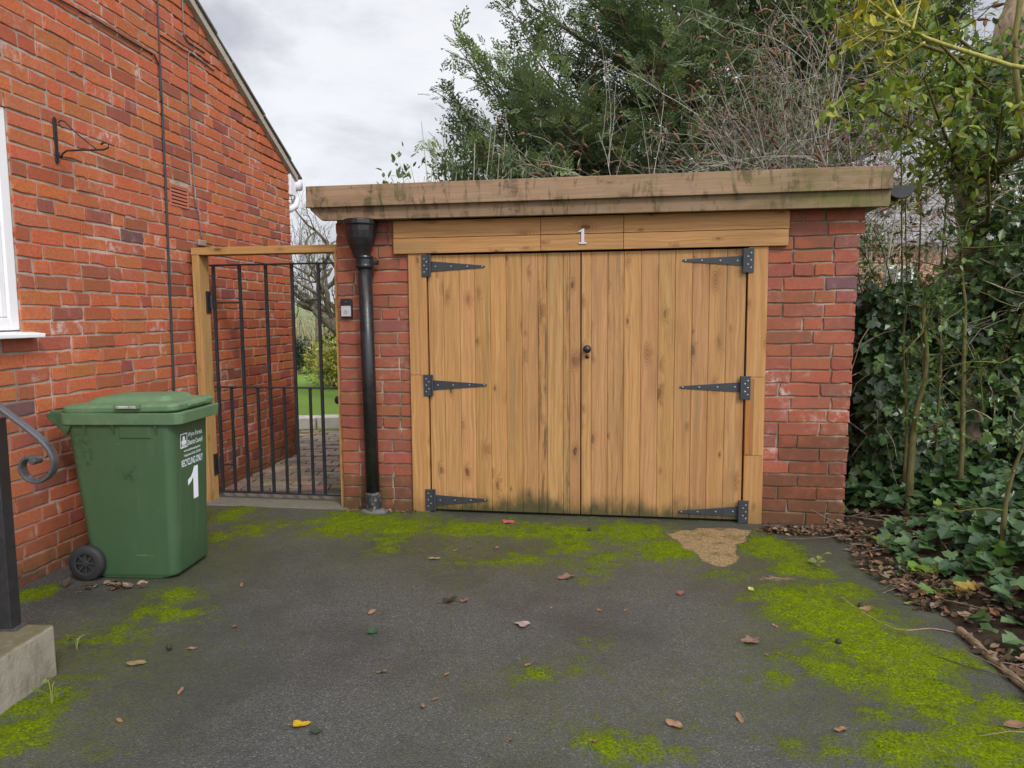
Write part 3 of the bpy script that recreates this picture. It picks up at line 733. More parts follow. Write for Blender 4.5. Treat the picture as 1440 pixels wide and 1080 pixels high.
e2 = [817.4, 831.6, 854, 876.4, 900.3, 924.3, 947.5, 971.2, 994.5, 1018.7, 1045.6]
dl = leaf_door(e1, [tint((0, .1, 0, .15, .1, 0, .2, .9, .25, .75, .2)[i]) for i in range(len(e1) - 1)], 0); dr = leaf_door(e2, [tint((.2, .1, .4, .1, .05, .3, .1, .15, 0, .25)[i]) for i in range(len(e2) - 1)], 1)
dl['label'] = 'left leaf of vertical pine boards with a dark streaked centre board'; dr['label'] = 'right leaf of vertical pine boards with the black knob'
ge = Geo()
for (pa, pb) in ((757, 5), (817, 4)):
    x = g(pa, 560)[0]
ge.box(g(606, 600)[0], g(1045, 600)[0], .035, .05, .0, zD1, 0, (.2, .2, .2)); ge.build('door_backing', MAT['dark'], gar)

def hinge(px_plate, py0, py1, px_tip, py_a, py_b, tip_w, door):
    """T hinge: upright plate on the post, tapering strap on the door"""
    x0, z1 = g(px_plate[0], py0, -.03); x1, z0 = g(px_plate[1], py1, -.03)
    xt, zt = g(px_tip, (py_a + py_b) / 2, -.03)
    s = 1 if xt > x1 else -1
    xa = x1 if s > 0 else x0
    za, zb = g(px_plate[1], py_b, -.03)[1], g(px_plate[1], py_a, -.03)[1]
    ge = Geo()
    ge.box(x0, x1, -.031, -.024, z0, z1, 0)
    b0, b1 = (x1 - .018, x1 + .004) if s > 0 else (x0 - .004, x0 + .018)
    ge.lathe([(0, z0), (.009, z0), (.009, z1), (0, z1)], ((b0 + b1) / 2 + s * .009, -.028, 0), 10, 0)
    w = tip_w / 2; zt_ = (za + zb) / 2 * .5 + zt * .5
    poly = [(xa + s * .004, za), (xt - s * .012, zt - w), (xt, zt - w * .5), (xt, zt + w * .5), (xt - s * .012, zt + w), (xa + s * .004, zb)]
    ge.prism(poly if s > 0 else poly[::-1], 1, -.0105, -.0045, 0)
    for fx, fz in ((.3, .2), (.3, .5), (.3, .8), (.62, .33), (.62, .66)):
        ge.lathe([(0, -.004), (.006, -.003), (.007, 0)], (x0 + (x1 - x0) * (fx if s > 0 else 1 - fx), -.031, z0 + (z1 - z0) * fz), 8, 1, axis=1)
    for f_ in (.1, .38, .68, .95):
        ge.lathe([(0, -.004), (.006, -.003), (.007, 0)], (xa + (xt - xa) * f_, -.0105, (za + zb) / 2 * (1 - f_) + zt * f_), 8, 1, axis=1)
    ge.build('hinge', [MAT['hinge_iron'], MAT['screw']], door, bevel=.0012)
hinge((592.5, 604), 358, 389, 681, 367, 382, .017, dl)
hinge((595.5, 607.5), 527, 557, 684, 535, 549, .017, dl)
hinge((598, 611), 688, 718, 685, 697, 712, .017, dl)
hinge((1047, 1060), 349, 383, 960, 359, 373, .017, dr)
hinge((1043, 1055), 529, 562, 956, 538, 552, .017, dr)
hinge((1040, 1052), 704, 736, 954, 714, 728, .02, dr)
kx, kz = g(825.5, 491, -.05)
ge = Geo(); ge.lathe([(0, -.075), (.016, -.073), (.026, -.062), (.029, -.048), (.024, -.034), (.012, -.026), (.011, -.012), (.024, -.009), (.026, -.004), (.026, .0)], (kx, 0, kz), 20, 0, axis=1)
ge.lathe([(0, -.010), (.014, -.009), (.015, -.004)], (kx, 0, kz - .055), 14, 0, axis=1)
ge.build('door_knob', MAT['pipe_paint'], dr, smooth=True)

# house number on the lintel: a small chromed serif 1
nx, nz = g(819.5, 343, -.05); nt_ = g(819.5, 321, -.05)[1]; H = nt_ - nz
ge = Geo()
p1 = [(-.27, 0), (.27, 0), (.27, .08), (.10, .12), (.10, 1.0), (0, 1.0), (-.34, .80), (-.31, .74), (-.12, .80), (-.12, .13), (-.30, .09)]
ge.prism([(nx + a_ * H * .95, nz + b_ * H) for a_, b_ in p1], 1, -.046, -.036, 0)
ge.build('house_number', MAT['chrome'], gar, bevel=.0015)

# rainwater pipe with its hopper in front of the left pier
pt = -.075
top = g(507, 309, pt); xx0, z_c = g(512.5, 362, pt); xx1, z_b = g(524.5, 694, pt)
dp = thing('drainpipe', 'black cast iron drainpipe with funnel hopper on the left brick pier', 'drainpipe', tuple(GF.o + GF.x * top[0] + GF.y * pt), -GF.a)
def rel(x, z): return (x - top[0], 0, z)
r_p = (g(522, 500, pt)[0] - g(503.5, 500, pt)[0]) / 2
ge = Geo()
rh = (g(535, 315, pt)[0] - g(477, 315, pt)[0]) / 2 * .80
pf = [(0, .26), (rh * .93, .26), (rh, .255), (rh, .225), (rh * .92, .215), (rh * .90, .18), (rh * .84, .13), (rh * .72, .085), (rh * .56, .045), (r_p * 1.2, .015), (r_p * 1.12, .0), (0, 0)]
zt0 = top[1]; hh = zt0 - z_c
ge.lathe([(r, z_c + z / .26 * hh) for r, z in pf], (0, 0, 0), 18, 0)
ge.build('hopper', MAT['pipe_paint'], dp, bevel=.003)
ge = Geo(); ge.tube([rel(xx0, z_c + .01), rel(xx0 * .5 + xx1 * .5, (z_c + z_b) / 2), rel(xx1, z_b)], r_p, 20, 0); ge.build('pipe', MAT['pipe_paint'], dp, smooth=True)
ge = Geo()
ge.lathe([(r_p, z_c + .012), (r_p * 1.25, z_c + .01), (r_p * 1.32, z_c), (r_p * 1.22, z_c - .015), (r_p * 1.22, z_c - .05), (r_p * 1.32, z_c - .062), (r_p * 1.25, z_c - .075), (r_p, z_c - .078)], (xx0 - top[0], 0, 0), 20)
ge.lathe([(0, -.03), (.012, -.03), (.016, -.015), (.016, 0), (.009, .02)], (xx0 - top[0] + r_p * 1.7, .02, z_c - .035), 10, axis=1)
ge.box(xx0 - top[0] + r_p * .9, xx0 - top[0] + r_p * 1.9, .0, .03, z_c - .055, z_c - .02)
ge.build('collar', MAT['pipe_paint'], dp, bevel=.002)
ge = Geo(); xs_ = xx1 - top[0]
ge.lathe([(r_p * .98, z_b + .015), (r_p * 1.25, z_b + .012), (r_p * 1.34, z_b - .004), (r_p * 1.26, z_b - .03), (r_p * 1.3, z_b - .06), (r_p * 1.2, z_b - .09), (r_p * 1.12, .02), (r_p * 1.25, .0)], (xs_, 0, 0), 20)
ge.build('shoe', m_plain('worn_pipe', (.03, .03, .032), .45, .4, 20, .4, .004, dirt=((.30, .29, .27), 26, .8)), dp, smooth=True)
ge = Geo(); n_ = 16; ring = []
for rr_, zz_ in ((.11, .004), (.095, .022), (.07, .038)): ring.append([(xs_ + .01 + rr_ * math.cos(t) * (1 + .15 * math.sin(3 * t + rr_ * 40)), -.005 + rr_ * .62 * math.sin(t), zz_ + .004 * math.sin(5 * t)) for t in np.arange(n_) * 2 * math.pi / n_])
ge.loft(ring); ge.build('cement_collar', m_plain('pale_cement', (.12, .12, .125), .9, .25, 30, .6, .006), dp, smooth=True)

# doorbell
b0, b1 = g(479.5, 447, -.02), g(494.5, 420, -.02)
db = thing('doorbell', 'black and silver video doorbell on the left brick pier', 'doorbell', tuple(GF.o + GF.x * (b0[0] + b1[0]) / 2), -GF.a)
w = (b1[0] - b0[0]) / 2; hgt = b1[1] - b0[1]
ge = Geo(); ge.box(-w, w, -.026, .002, b0[1], b1[1]); ge.build('bell_case', MAT['pipe_paint'], db, bevel=.006)
ge = Geo(); ge.box(-w + .006, w - .006, -.030, -.026, b0[1] + .010, b0[1] + hgt * .62); ge.build('faceplate', m_plain('satin_silver', (.52, .52, .55), .35, .05, 40, metallic=.3), db, bevel=.002)
ge = Geo(); q = b0[1] + hgt * .33; ge.lathe([(.009, -.034), (.015, -.034), (.016, -.0302)], (0, 0, q), 20, axis=1); ge.lathe([(0, -.032), (.009, -.032)], (0, 0, q), 20, axis=1); ge.build('button', m_plain('bell_button', (.35, .36, .40), .3), db)
ge = Geo(); ge.lathe([(0, -.031), (.010, -.030), (.012, -.026)], (0, 0, b0[1] + hgt * .82), 16, axis=1); ge.build('lens', MAT['glass'], db)

# ================================================================== HOUSE (left)
hs = thing('house', 'red brick gable end of the house on the left', 'house', tuple(HF.o), -HF.a)
v0, v1 = h(275, 6), h(417, 246)
vs = (v1[1] - v0[1]) / (v1[0] - v0[0])           # slope of the verge (falls towards the far corner)
def verge(y): return v1[1] + (y - v1[0]) * vs
HB = .0862
sill = h(52, 478, .02); wtop = h(8, 150); wright = h(30, 470)
win = (-6.2, h(21, 310)[0], h(30, 472)[1], h(9, 150)[1])       # y0, y1, z0, z1 of the window opening
vent = (h(239, 270)[0], h(265, 280)[0], h(252, 291)[1], h(252, 261)[1])
def allowed_house(z):
    iv = [(-7.0, 0.0)]
    if z > verge(0) - .10:
        y_lim = (z + .10 - v1[1]) / vs + v1[0]
        iv = [(-7.0, min(0, y_lim))]
    for (ya, yb, za, zb) in (win, vent):
        if za < z < zb:
            o = []
            for (p, q) in iv:
                if ya > p: o.append((p, min(q, ya)))
                if yb < q: o.append((max(p, yb), q))
            iv = o
    return iv
ge = Geo()
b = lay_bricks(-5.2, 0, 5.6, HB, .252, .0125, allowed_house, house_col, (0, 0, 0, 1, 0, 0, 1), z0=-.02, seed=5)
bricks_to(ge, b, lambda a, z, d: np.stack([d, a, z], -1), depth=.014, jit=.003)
# return wall at the far corner
b2 = lay_bricks(-6, 0, verge(0) - .25, HB, .252, .0125, lambda z: [(-6, 0)], house_col, (0, 0, 0, 1, 0, 0, 1), z0=-.02, seed=6)
bricks_to(ge, b2, lambda a, z, d: np.stack([a, d, z], -1), depth=.014)
def mort(y0, y1, z0, z1): ge.box(-.12, -.0065, y0, y1, z0, z1, 1)
zc0 = verge(0) - .06
mort(win[1], -.0065, -.05, win[2]); mort(win[1], vent[0], win[2], win[3]); mort(-7, win[1], -.05, win[2])
mort(vent[0], vent[1], win[2], vent[2]); mort(vent[0], vent[1], vent[3], win[3]); mort(vent[1], -.0065, win[2], win[3])
pa = (win[3] + .0 - v1[1] + .06) / vs + v1[0]
ge.prism([(-7, win[3]), (min(-.0065, pa), win[3]), (-7, verge(-7) - .06)], 0, -.12, -.0065, 1)
ge.box(-6, -.12, -.13, -.0065, -.05, verge(0) - .25, 1)
wall = ge.build('wall', [MAT['brick_house'], MAT['mortar_house']], hs)
# roof slab with verge of bedded tiles, and its cement undercloak
def roofpoly(lo, hi, ya, yb): return [(ya, verge(ya) + lo), (yb, verge(yb) + lo), (yb, verge(yb) + hi), (ya, verge(ya) + hi)]
ge = Geo(); ge.prism(roofpoly(-.10, -.045, -7, .20), 0, -3.2, -.015, 0); rf = ge.build('roof', MAT['tile'], hs)
ge = Geo(); ge.prism(roofpoly(-.105, -.042, -7, .16), 0, -.014, .035, 0); ge.build('undercloak', m_plain('verge_mortar', (.40, .36, .29), .9, .25, 14, .6, .006), rf)
y = .24
while y > -6.6:
    ge = Geo(); y0 = y - .30; k = random.uniform(-.004, .004)
    ge.prism([(y0, verge(y0) - .020 + k), (y, verge(y) - .012 + k), (y, verge(y) - .028 + k), (y0, verge(y0) - .036 + k)], 0, -3.2, .05 + random.uniform(-.006, .006), 0)
    ge.build('verge_tile', MAT['tile'], rf); y = y0 + .02
# white box end, gutter and swan neck at the eaves
ge = Geo(); zE = verge(0); bx = h(428, 240)[0]
ge.prism([(.004, zE - .13), (.13, zE - .20), (.13, zE - .34), (.004, zE - .34)], 0, -.14, .02, 0); ge.build('eaves_box', MAT['white_pvc'], hs, bevel=.003)
ge = Geo(); ge.lathe([(.055, -3.0), (.055, .05), (.0, .05)], (0, .19, zE - .22), 14, axis=0); ge.build('gutter', MAT['pvc_grey'], hs, smooth=True)
ge = Geo(); ge.tube([(.0, .19, zE - .24), (.0, .19, zE - .36), (-.01, .17, zE - .43), (-.03, .10, zE - .47), (-.05, .05, zE - .49)], .036, 14, 0); ge.build('swan_neck', MAT['pvc_grey'], hs, smooth=True)
# window
ge = Geo(); y1w = win[1] - .004; z0w, z1w = win[2] + .03, win[3] - .004
fw = .065
ge.box(-.07, -.012, y1w - fw, y1w, z0w, z1w); ge.box(-.07, -.012, -6.2, y1w - fw, z1w - fw, z1w); ge.box(-.07, -.012, -6.2, y1w - fw, z0w, z0w + fw)
wf = ge.build('window', MAT['white_pvc'], hs, bevel=.006)
ge = Geo(); a_ = y1w - fw; ge.box(-.06, -.022, a_ - .045, a_ - .002, z0w + fw + .002, z1w - fw - .002); ge.box(-.06, -.022, -6.2, a_ - .045, z0w + fw + .002, z0w + fw + .045); ge.box(-.06, -.022, -6.2, a_ - .045, z1w - fw - .045, z1w - fw - .002); ge.build('sash', MAT['white_pvc'], wf, bevel=.008)
ge = Geo(); ge.box(-.05, -.044, -6.2, a_ - .045, z0w + fw + .045, z1w - fw - .045); ge.build('pane', MAT['glass'], wf)
ge = Geo(); ge.prism([(-.07, win[2] + .028), (-.07, win[2] - .004), (.075, win[2] - .012), (.075, win[2] + .010)], 1, -6.2, sill[0] + .0, 0); ge.build('window_sill', MAT['white_pvc'], wf, bevel=.004)
# air brick
ge = Geo(); ya, yb, za, zb = vent
ge.box(-.10, -.045, ya, yb, za, zb, 1)
for i in range(6):
    z_ = za + (zb - za) * (i + .12) / 6; ge.prism([(-.045, z_), (.002, z_ - .006), (.002, z_ + .012), (-.045, z_ + .022)], 1, ya + .012, yb - .012, 0)
ge.box(-.045, .003, ya, ya + .014, za, zb); ge.box(-.045, .003, yb - .014, yb, za, zb); ge.box(-.045, .004, ya + .014, yb - .014, zb - .016, zb); ge.box(-.045, .004, ya + .014, yb - .014, za, za + .010)
ge.build('air_brick', [MAT['terracotta'], MAT['dark']], hs, bevel=.002)
# cables clipped to the wall
def cable(pts, r, mat, off=.008):
    p = []
    for (a_, b_) in pts: y, z = h(a_, b_, off); p.append((off, y, z))
    p = np.array(p); q = [p[0]]
    for i in range(len(p) - 1):
        for t in (.25, .5, .75, 1): q.append(p[i] * (1 - t) + p[i + 1] * t + np.array([0, random.uniform(-.0012, .0012), random.uniform(-.0012, .0012)]))
    ge = Geo(); ge.tube(q, r, 8, 0); return ge.build('cable', mat, hs, smooth=True)
cable([(221, -20), (222, 20), (225, 80), (228, 140), (231, 205), (234, 270), (237, 345), (240, 420), (243, 490), (246, 560), (247, 640)], .0055, MAT['cable_black'])
cable([(60, -14), (85, 0), (130, 25), (168, 48), (205, 70), (217, 77), (223.5, 90), (227, 140), (230, 205), (233, 270), (236, 345), (239, 420), (242, 490), (244, 560)], .0058, MAT['cable_black'], .010)
cable([(256, -20), (257.5, 30), (259, 50), (264, 58), (288, 74)], .006, MAT['cable_grey'])
cable([(225, 49), (240, 58), (257, 69), (275, 80), (291, 90)], .0045, MAT['cable_black'])
cable([(301, 99), (285, 87), (268, 73.5), (264.5, 76), (266, 140), (269, 200), (272, 245), (274, 280), (280, 305), (284, 338)], .005, MAT['cable_grey'])
ge = Geo(); y_, z_ = h(283, 341); ge.box(-.004, .02, y_ - .06, y_ + .05, z_ - .03, z_ + .02); ge.build('mortar_patch', m_plain('old_mortar', (.30, .23, .17), .95, .3, 20, .8, .008), hs, bevel=.01)

# hanging basket bracket on the house wall
y0, z0 = h(82, 231, .01); y1, z1 = h(79, 164, .01); yb_, zb_ = h(85, 212, .01)
br = thing('wall_bracket', 'black scrolled hanging basket bracket on the red brick wall', 'bracket', tuple(HF.o + HF.x * 0 + HF.y * y0), -HF.a)
ge = Geo()
ge.prism([(-.013, z0 + .015), (0, z0), (.013, z0 + .015), (.013, z1 - .015), (0, z1), (-.013, z1 - .015)], 0, .001, .008, 0); ge.build('back_plate', MAT['black_iron'], br, bevel=.0015)
def on_bracket(px, py):
    q = HF.on_y(px, py, y0); return np.array([q[0], 0, q[2]])
arm = [on_bracket(*p) for p in ((86, 222), (88, 216), (94, 212), (112, 211), (132, 211), (146, 210.5), (152, 207.5), (153, 203), (149, 200.5), (145, 201), (142, 203))]
arm[0][0] = max(arm[0][0], .012)
ge = Geo(); ge.tube(arm, .0055, 8); ge.build('arm', MAT['black_iron'], br, smooth=True)
br2 = [on_bracket(*p) for p in ((88, 180), (84, 176), (82, 172), (86, 169), (92, 172), (98, 178), (108, 188), (122, 199), (136, 210))]
for q in br2: q[0] = max(q[0], .01)
ge = Geo(); ge.tube(br2, .004, 8); ge.build('brace', MAT['black_iron'], br, smooth=True)
br3 = [on_bracket(*p) for p in ((84, 214), (83.5, 222), (88, 223.5), (96, 225), (104, 227))]
for q in br3: q[0] = max(q[0], .01)
ge = Geo(); ge.tube(br3, .0035, 8); ge.build('scroll', MAT['black_iron'], br, smooth=True)

# ================================================================== GATE in its timber frame
t0, t1 = .035, .165
gt = thing('garden_gate', 'black wrought iron gate in a pale timber frame between house and garage', 'gate', tuple(GF.o), -GF.a)
xl = g(271, 400, t0)[0] ; xli = g(281, 400, t0)[0]
xr0, xr1 = g(473.5, 500, t0)[0], g(484, 560, t0)[0]
zt0_, zt1_ = g(372, 356.5, t0)[1], g(372, 346, t0)[1]
zb_ = .0
ge = Geo(); ge.box(xl, xli, t0, t1, .0, zt0_ - .001, 0, (1, 1, .98), grain=2); ge.build('frame_post', MAT['gate_wood'], gt, bevel=.003)
ge = Geo(); ge.box(xr0, min(xr1, -.004), t0, t1, .0, zt0_ - .001, 0, (.92, .86, .78), grain=2); ge.build('frame_post', MAT['gate_wood'], gt, bevel=.003)
ge = Geo(); ge.box(xl - .002, xr1 - .012, t0 - .002, t1, zt0_, zt1_, 0, (1, .97, .92), grain=0); ge.build('frame_head', MAT['gate_wood'], gt, bevel=.003)
tg = t1 - .012
def gp(px, py): q = g(px, py, tg); return (q[0], tg, q[1])
zt = gp(385, 371.5)[2]; zm = gp(392, 545)[2]; zb = gp(396, 693.5)[2]
x_st = gp(304, 540)[0]; x_en = xr0 - .012
def bar(nm, p, q, w=.0085):
    ge = Geo(); p, q = np.array(p), np.array(q)
    if abs(p[2] - q[2]) > abs(p[0] - q[0]): ge.box(p[0] - w, p[0] + w, tg - w, tg + w, p[2], q[2])
    else: ge.box(p[0], q[0], tg - w * .5, tg + w * .5, p[2] - w * .6, p[2] + w * .6)
    return ge.build(nm, MAT['black_iron'], gt, bevel=.0015)
bar('gate_rail', (x_st - .01, tg, zt), (x_en, tg, zt), .011)
ge = Geo(); ge.box(x_st - .01, x_en, tg - .014, tg + .014, zm - .006, zm + .006); ge.build('gate_rail', MAT['black_iron'], gt, bevel=.0015)
ge = Geo(); ge.box(x_st - .01, x_en, tg - .014, tg + .014, zb - .006, zb + .006); ge.build('gate_rail', MAT['black_iron'], gt, bevel=.0015)
tall = [gp(p, 460)[0] for p in (303.5, 340, 376.5, 413, 450)]
for x_ in tall: bar('gate_bar', (x_, tg, zb + .006), (x_, tg, zt - .005), .0105)
for p in (328.5, 365.5, 402, 438.5): x_ = gp(p, 620)[0]; bar('gate_bar', (x_, tg, zb + .006), (x_, tg, zm - .006), .0095)
bar('gate_bar', (x_en - .012, tg, zb + .006), (x_en - .012, tg, zm + .005), .0105)
for (px, py) in ((297, 425), (306, 652)):
    q = gp(px, py); ge = Geo()
    ge.box(xli + .0005, xli + .009, tg - .05, tg + .012, q[2] - .085, q[2] + .085)
    ge.lathe([(0, q[2] - .05), (.014, q[2] - .05), (.014, q[2] + .05), (0, q[2] + .05)], (xli + .022, tg - .01, 0), 10)
    ge.box(xli + .02, tall[1] if py < 500 else gp(328, 650)[0], tg - .006, tg + .006, q[2] - .012, q[2] + .002)
    ge.build('gate_hinge', MAT['black_iron'], gt, bevel=.002)
q = gp(473, 562); ge = Geo(); lx = x_en - .02
ge.lathe([(0, -.02), (.03, -.02), (.034, -.01), (.034, .006), (0, .01)], (lx, tg - .02, q[2]), 16, axis=1)
ge.tube([(lx + .01, tg - .02, q[2] - .02), (lx + .012, tg - .025, q[2] - .06), (lx + .03, tg - .025, q[2] - .072), (lx + .05, tg - .02, q[2] - .06)], .006, 8)
ge.build('latch', MAT['black_iron'], gt, smooth=True)
ge = Geo(); ge.box(xl, xr1 + .02, -.05, t1 + .16, -.03, .012, 0); structure(ge.build('threshold', m_plain('threshold_concrete', (.16, .145, .12), .9, .3, 12, .5, .006, dirt=((.11, .15, .015), 5, .8)), bevel=.006), 'worn mossy threshold under the gate', 'threshold').parent = None
_o = bpy.data.objects['threshold']; _o.location = tuple(GF.o); _o.rotation_euler = (0, 0, -GF.a)

# ================================================================== WHEELIE BIN
c_fn, c_ff = ground(248, 817), ground(297.5, 782)             # front face: near and far bottom corners
ax = c_ff - c_fn; bw = np.linalg.norm(ax[:2]); rb = math.atan2(-ax[0], ax[1])   # local y along the front face
bn = thing('wheelie_bin', 'green wheelie bin with white number 1 standing by the house wall', 'bin', (c_fn[0] + ax[0] / 2, c_fn[1] + ax[1] / 2, .006), rb)
def rrect(x0, x1, y0, y1, r, z, n=5, bulge=0.0):
    out = []
    for (cx, cy, a0) in ((x1 - r, y1 - r, 0), (x0 + r, y1 - r, 90), (x0 + r, y0 + r, 180), (x1 - r, y0 + r, 270)):
        for i in range(n + 1):
            a = R(a0 + 90 * i / n); out.append((cx + r * math.cos(a), cy + r * math.sin(a), z))
    return out
W2 = bw / 2; D = .50; HT = .922
prof = [(0.0, -.045, .04), (.012, -.040, .035), (.016, -.006, .006), (.032, 0, 0), (.25, .004, -.028), (.55, .012, -.058), (.80, .018, -.080), (HT, .022, -.092)]
rings = []
for (z, fx, bx_) in prof:
    k = z / HT; e = -.018 + .040 * k
    rings.append(rrect(-.492 + bx_ * 1.0, .0 + fx, -W2 - e * .6, W2 + e * .6, .05, z, 6))
ge = Geo(); ge.loft(rings, cap1=False)
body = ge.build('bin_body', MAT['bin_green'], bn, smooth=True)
xb = -.492 - .092; ex = .022
ge = Geo()      # rim flange under the lid
rr0 = [rrect(xb - .004, ex + .004, -W2 - .020, W2 + .020, .05, HT - .052, 6), rrect(xb - .016, ex + .062, -W2 - .032, W2 + .032, .045, HT - .046, 6),
       rrect(xb - .018, ex + .066, -W2 - .037, W2 + .037, .045, HT + .016, 6), rrect(xb + .01, ex - .005, -W2 - .006, W2 + .006, .04, HT + .018, 6)]
ge.loft(rr0, cap0=False, cap1=False); ge.build('rim', MAT['lid_green'], bn, smooth=False, bevel=.003)
for x_ in (-.46, -.30, -.06):
    ge = Geo()
    ge.prism([(-W2 - .028, HT - .050), (-W2 - .006, HT - .050), (-W2 - .004, HT - .13)], 0, x_ - .006, x_ + .006, 0)
    ge.build('rib', MAT['bin_green'], body)
ge = Geo(); ge.box(-.27, -.09, -W2 - .0155, -W2 - .001, HT - .125, HT - .052); ge.build('side_panel', MAT['bin_green'], body, bevel=.006)
# lid: overhanging lip, step, shallow dome; hinged at the wall side
lz = HT + .020
def lid_ring(g_, z, r, xo=0.0): return rrect(xb - .006 + g_ + xo, ex + .040 - g_, -W2 - .030 + g_, W2 + .030 - g_, r, z, 6)
ge = Geo()
ge.loft([lid_ring(.004, lz - .008, .05), lid_ring(0, lz + .002, .05), lid_ring(.0, lz + .022, .05), lid_ring(.012, lz + .034, .045), lid_ring(.05, lz + .038, .04), lid_ring(.085, lz + .044, .05), lid_ring(.105, lz + .066, .05, .02), lid_ring(.15, lz + .074, .05, .03)])
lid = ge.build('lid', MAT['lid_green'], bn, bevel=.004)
for p in lid.data.vertices:                       # the lid sits a little open at the front
    p.co.z += (p.co.x - xb) * .02
def grip(x0, x1, y0, y1, z):
    ge = Geo(); ge.box(x0, x1, y0, y1, z - .012, z + .014); ge.box(x0 + .015, x1 - .015, y0 - .004, y0 + .004, z - .010, z + .006, 1); ge.build('lid_grip', [MAT['lid_green'], m_plain('worn_plastic', (.34, .38, .30), .8, .5, 60, .3, dirt=((.03, .04, .03), 40, .8))], lid, bevel=.003, seg=2)
grip(-.27, -.13, -W2 - .052, -W2 - .02, lz + .028 + .006)
grip(-.20, -.10, W2 + .02, W2 + .055, lz + .036)
ge = Geo(); ge.box(ex + .02, ex + .05, -.10, .10, lz + .014, lz + .034); ge.build('lid_grip', MAT['lid_green'], lid, bevel=.008)
# handle bar behind the lid on two brackets
ge = Geo(); zh = HT - .005; xh = xb - .07
ge.tube([(xh, -W2 + .0, zh + .012), (xh, 0, zh + .012), (xh, W2 - .0, zh + .012)], .017, 12)
for s_ in (-1, 1): ge.prism([(xh - .012, zh + .02), (xh - .012, zh - .004), (xb + .02, zh - .10), (xb + .06, zh - .03), (xb + .03, zh + .024)], 1, s_ * (W2 + .012) - .012, s_ * (W2 + .012) + .012, 0)
ge.build('handle', MAT['bin_green'], bn, bevel=.004)
# wheels
for s_ in (-1, 1):
    ge = Geo(); cx, cy, cz, rw = -.492, s_ * (W2 + .020), .099, .100; w_ = .048
    pf = [(rw * .62, -w_ / 2), (rw * .9, -w_ / 2), (rw * .97, -w_ * .36), (rw, -w_ * .15), (rw, w_ * .15), (rw * .97, w_ * .36), (rw * .9, w_ / 2), (rw * .62, w_ / 2)]
    ge.lathe(pf, (cx, cy, cz), 36, axis=1); wh = ge.build('wheel', MAT['rubber'], bn, smooth=True)
    ge = Geo()
    ge.lathe([(rw * .64, -w_ * .46), (rw * .64, w_ * .46)], (cx, cy, cz), 28, axis=1)
    ge.lathe([(rw * .54, -w_ * .42), (rw * .64, -w_ * .46), (rw * .64, w_ * .46), (rw * .54, w_ * .42)], (cx, cy, cz), 28, axis=1)
    ge.lathe([(0, -w_ * .45), (rw * .16, -w_ * .42), (rw * .2, -w_ * .2), (rw * .2, w_ * .2), (rw * .16, w_ * .42), (0, w_ * .45)], (cx, cy, cz), 16, axis=1)
    for k in range(8):
        a = k * math.pi / 4; ca, sa = math.cos(a), math.sin(a)
        ge.loft([[(cx + ca * q_ + sa * e_, cy + yy, cz + sa * q_ - ca * e_) for (e_, yy) in ((-.005, -w_ * .32), (.005, -w_ * .32), (.005, w_ * .1), (-.005, w_ * .1))] for q_ in (rw * .15, rw * .58)])
    ge.lathe([(0, w_ * .12), (rw * .6, w_ * .12)], (cx, cy, cz), 28, axis=1)
    ge.lathe([(rw * .6, -w_ * .06), (0, -w_ * .06)], (cx, cy, cz), 28, axis=1)
    ge.build('rim', MAT['wheel_plastic'], wh)
ge = Geo(); ge.tube([(-.492, -W2 - .02, .099), (-.492, W2 + .02, .099)], .012, 10); ge.build('axle', MAT['wheel_plastic'], bn)
# printed marks on the front: council crest block, small lines, RECYCLING ONLY and a big 1
def text_mesh(body, size, off=0.0):
    cu = bpy.data.curves.new('text', 'FONT'); cu.body = body; cu.size = size; cu.offset = off; cu.align_x = 'LEFT'; cu.resolution_u = 3
    ob = bpy.data.objects.new('text', cu); COL.objects.link(ob)
    me = bpy.data.meshes.new_from_object(ob.evaluated_get(bpy.context.evaluated_depsgraph_get()))
    V = np.array([v.co[:] for v in me.vertices]); F = [list(p.vertices) for p in me.polygons]
    bpy.data.objects.remove(ob); bpy.data.curves.remove(cu); bpy.data.meshes.remove(me)
    return V, F
xf = .0235
def front_x(z): return np.interp(z, [p[0] for p in prof], [p[1] for p in prof]) + .0012
def print_poly(ge, P):
    P = np.array(P, float); ge.add(np.stack([front_x(P[:, 1]), P[:, 0], P[:, 1]], -1), [list(range(len(P)))])
def print_text(ge, body, y, z, width, height):
    V, F = text_mesh(body, 1.0, .012)
    w0, w1 = V[:, 0].min(), V[:, 0].max(); h0, h1 = V[:, 1].min(), V[:, 1].max()
    Y = y + (V[:, 0] - w0) / (w1 - w0) * width; Z = z + (V[:, 1] - h0) / (h1 - h0) * height
    v = np.stack([front_x(Z), Y, Z], -1)
    base = ge.n; ge.n += len(v)
    first = True
    for f in F:
        ge.b.append((v if first else np.zeros((0, 3)), np.array([f]) + base, 0, np.array([[1, 1, 1, 0.]]), None)); first = False
yL = -W2 + .085
ge = Geo()
z_c = .722
def frame_box(a, b, c, d, t):
    for P in ([(a, c), (b, c), (b, c + t), (a, c + t)], [(a, d - t), (b, d - t), (b, d), (a, d)], [(a, c + t), (a + t, c + t), (a + t, d - t), (a, d - t)], [(b - t, c + t), (b, c + t), (b, d - t), (b - t, d - t)]): print_poly(ge, P)
frame_box(yL, yL + .075, z_c, z_c + .082, .006)
for (a, b, r_) in ((.027, .031, .014), (.049, .031, .014), (.038, .054, .014)):
    print_poly(ge, [(yL + a + r_ * math.cos(t), z_c + b + r_ * math.sin(t)) for t in np.arange(10) * .2 * math.pi])
print_poly(ge, [(yL + .016, z_c + .010), (yL + .060, z_c + .010), (yL + .060, z_c + .015), (yL + .016, z_c + .015)])
print_text(ge, 'Wyre Forest', yL + .084, z_c + .044, .165, .036)
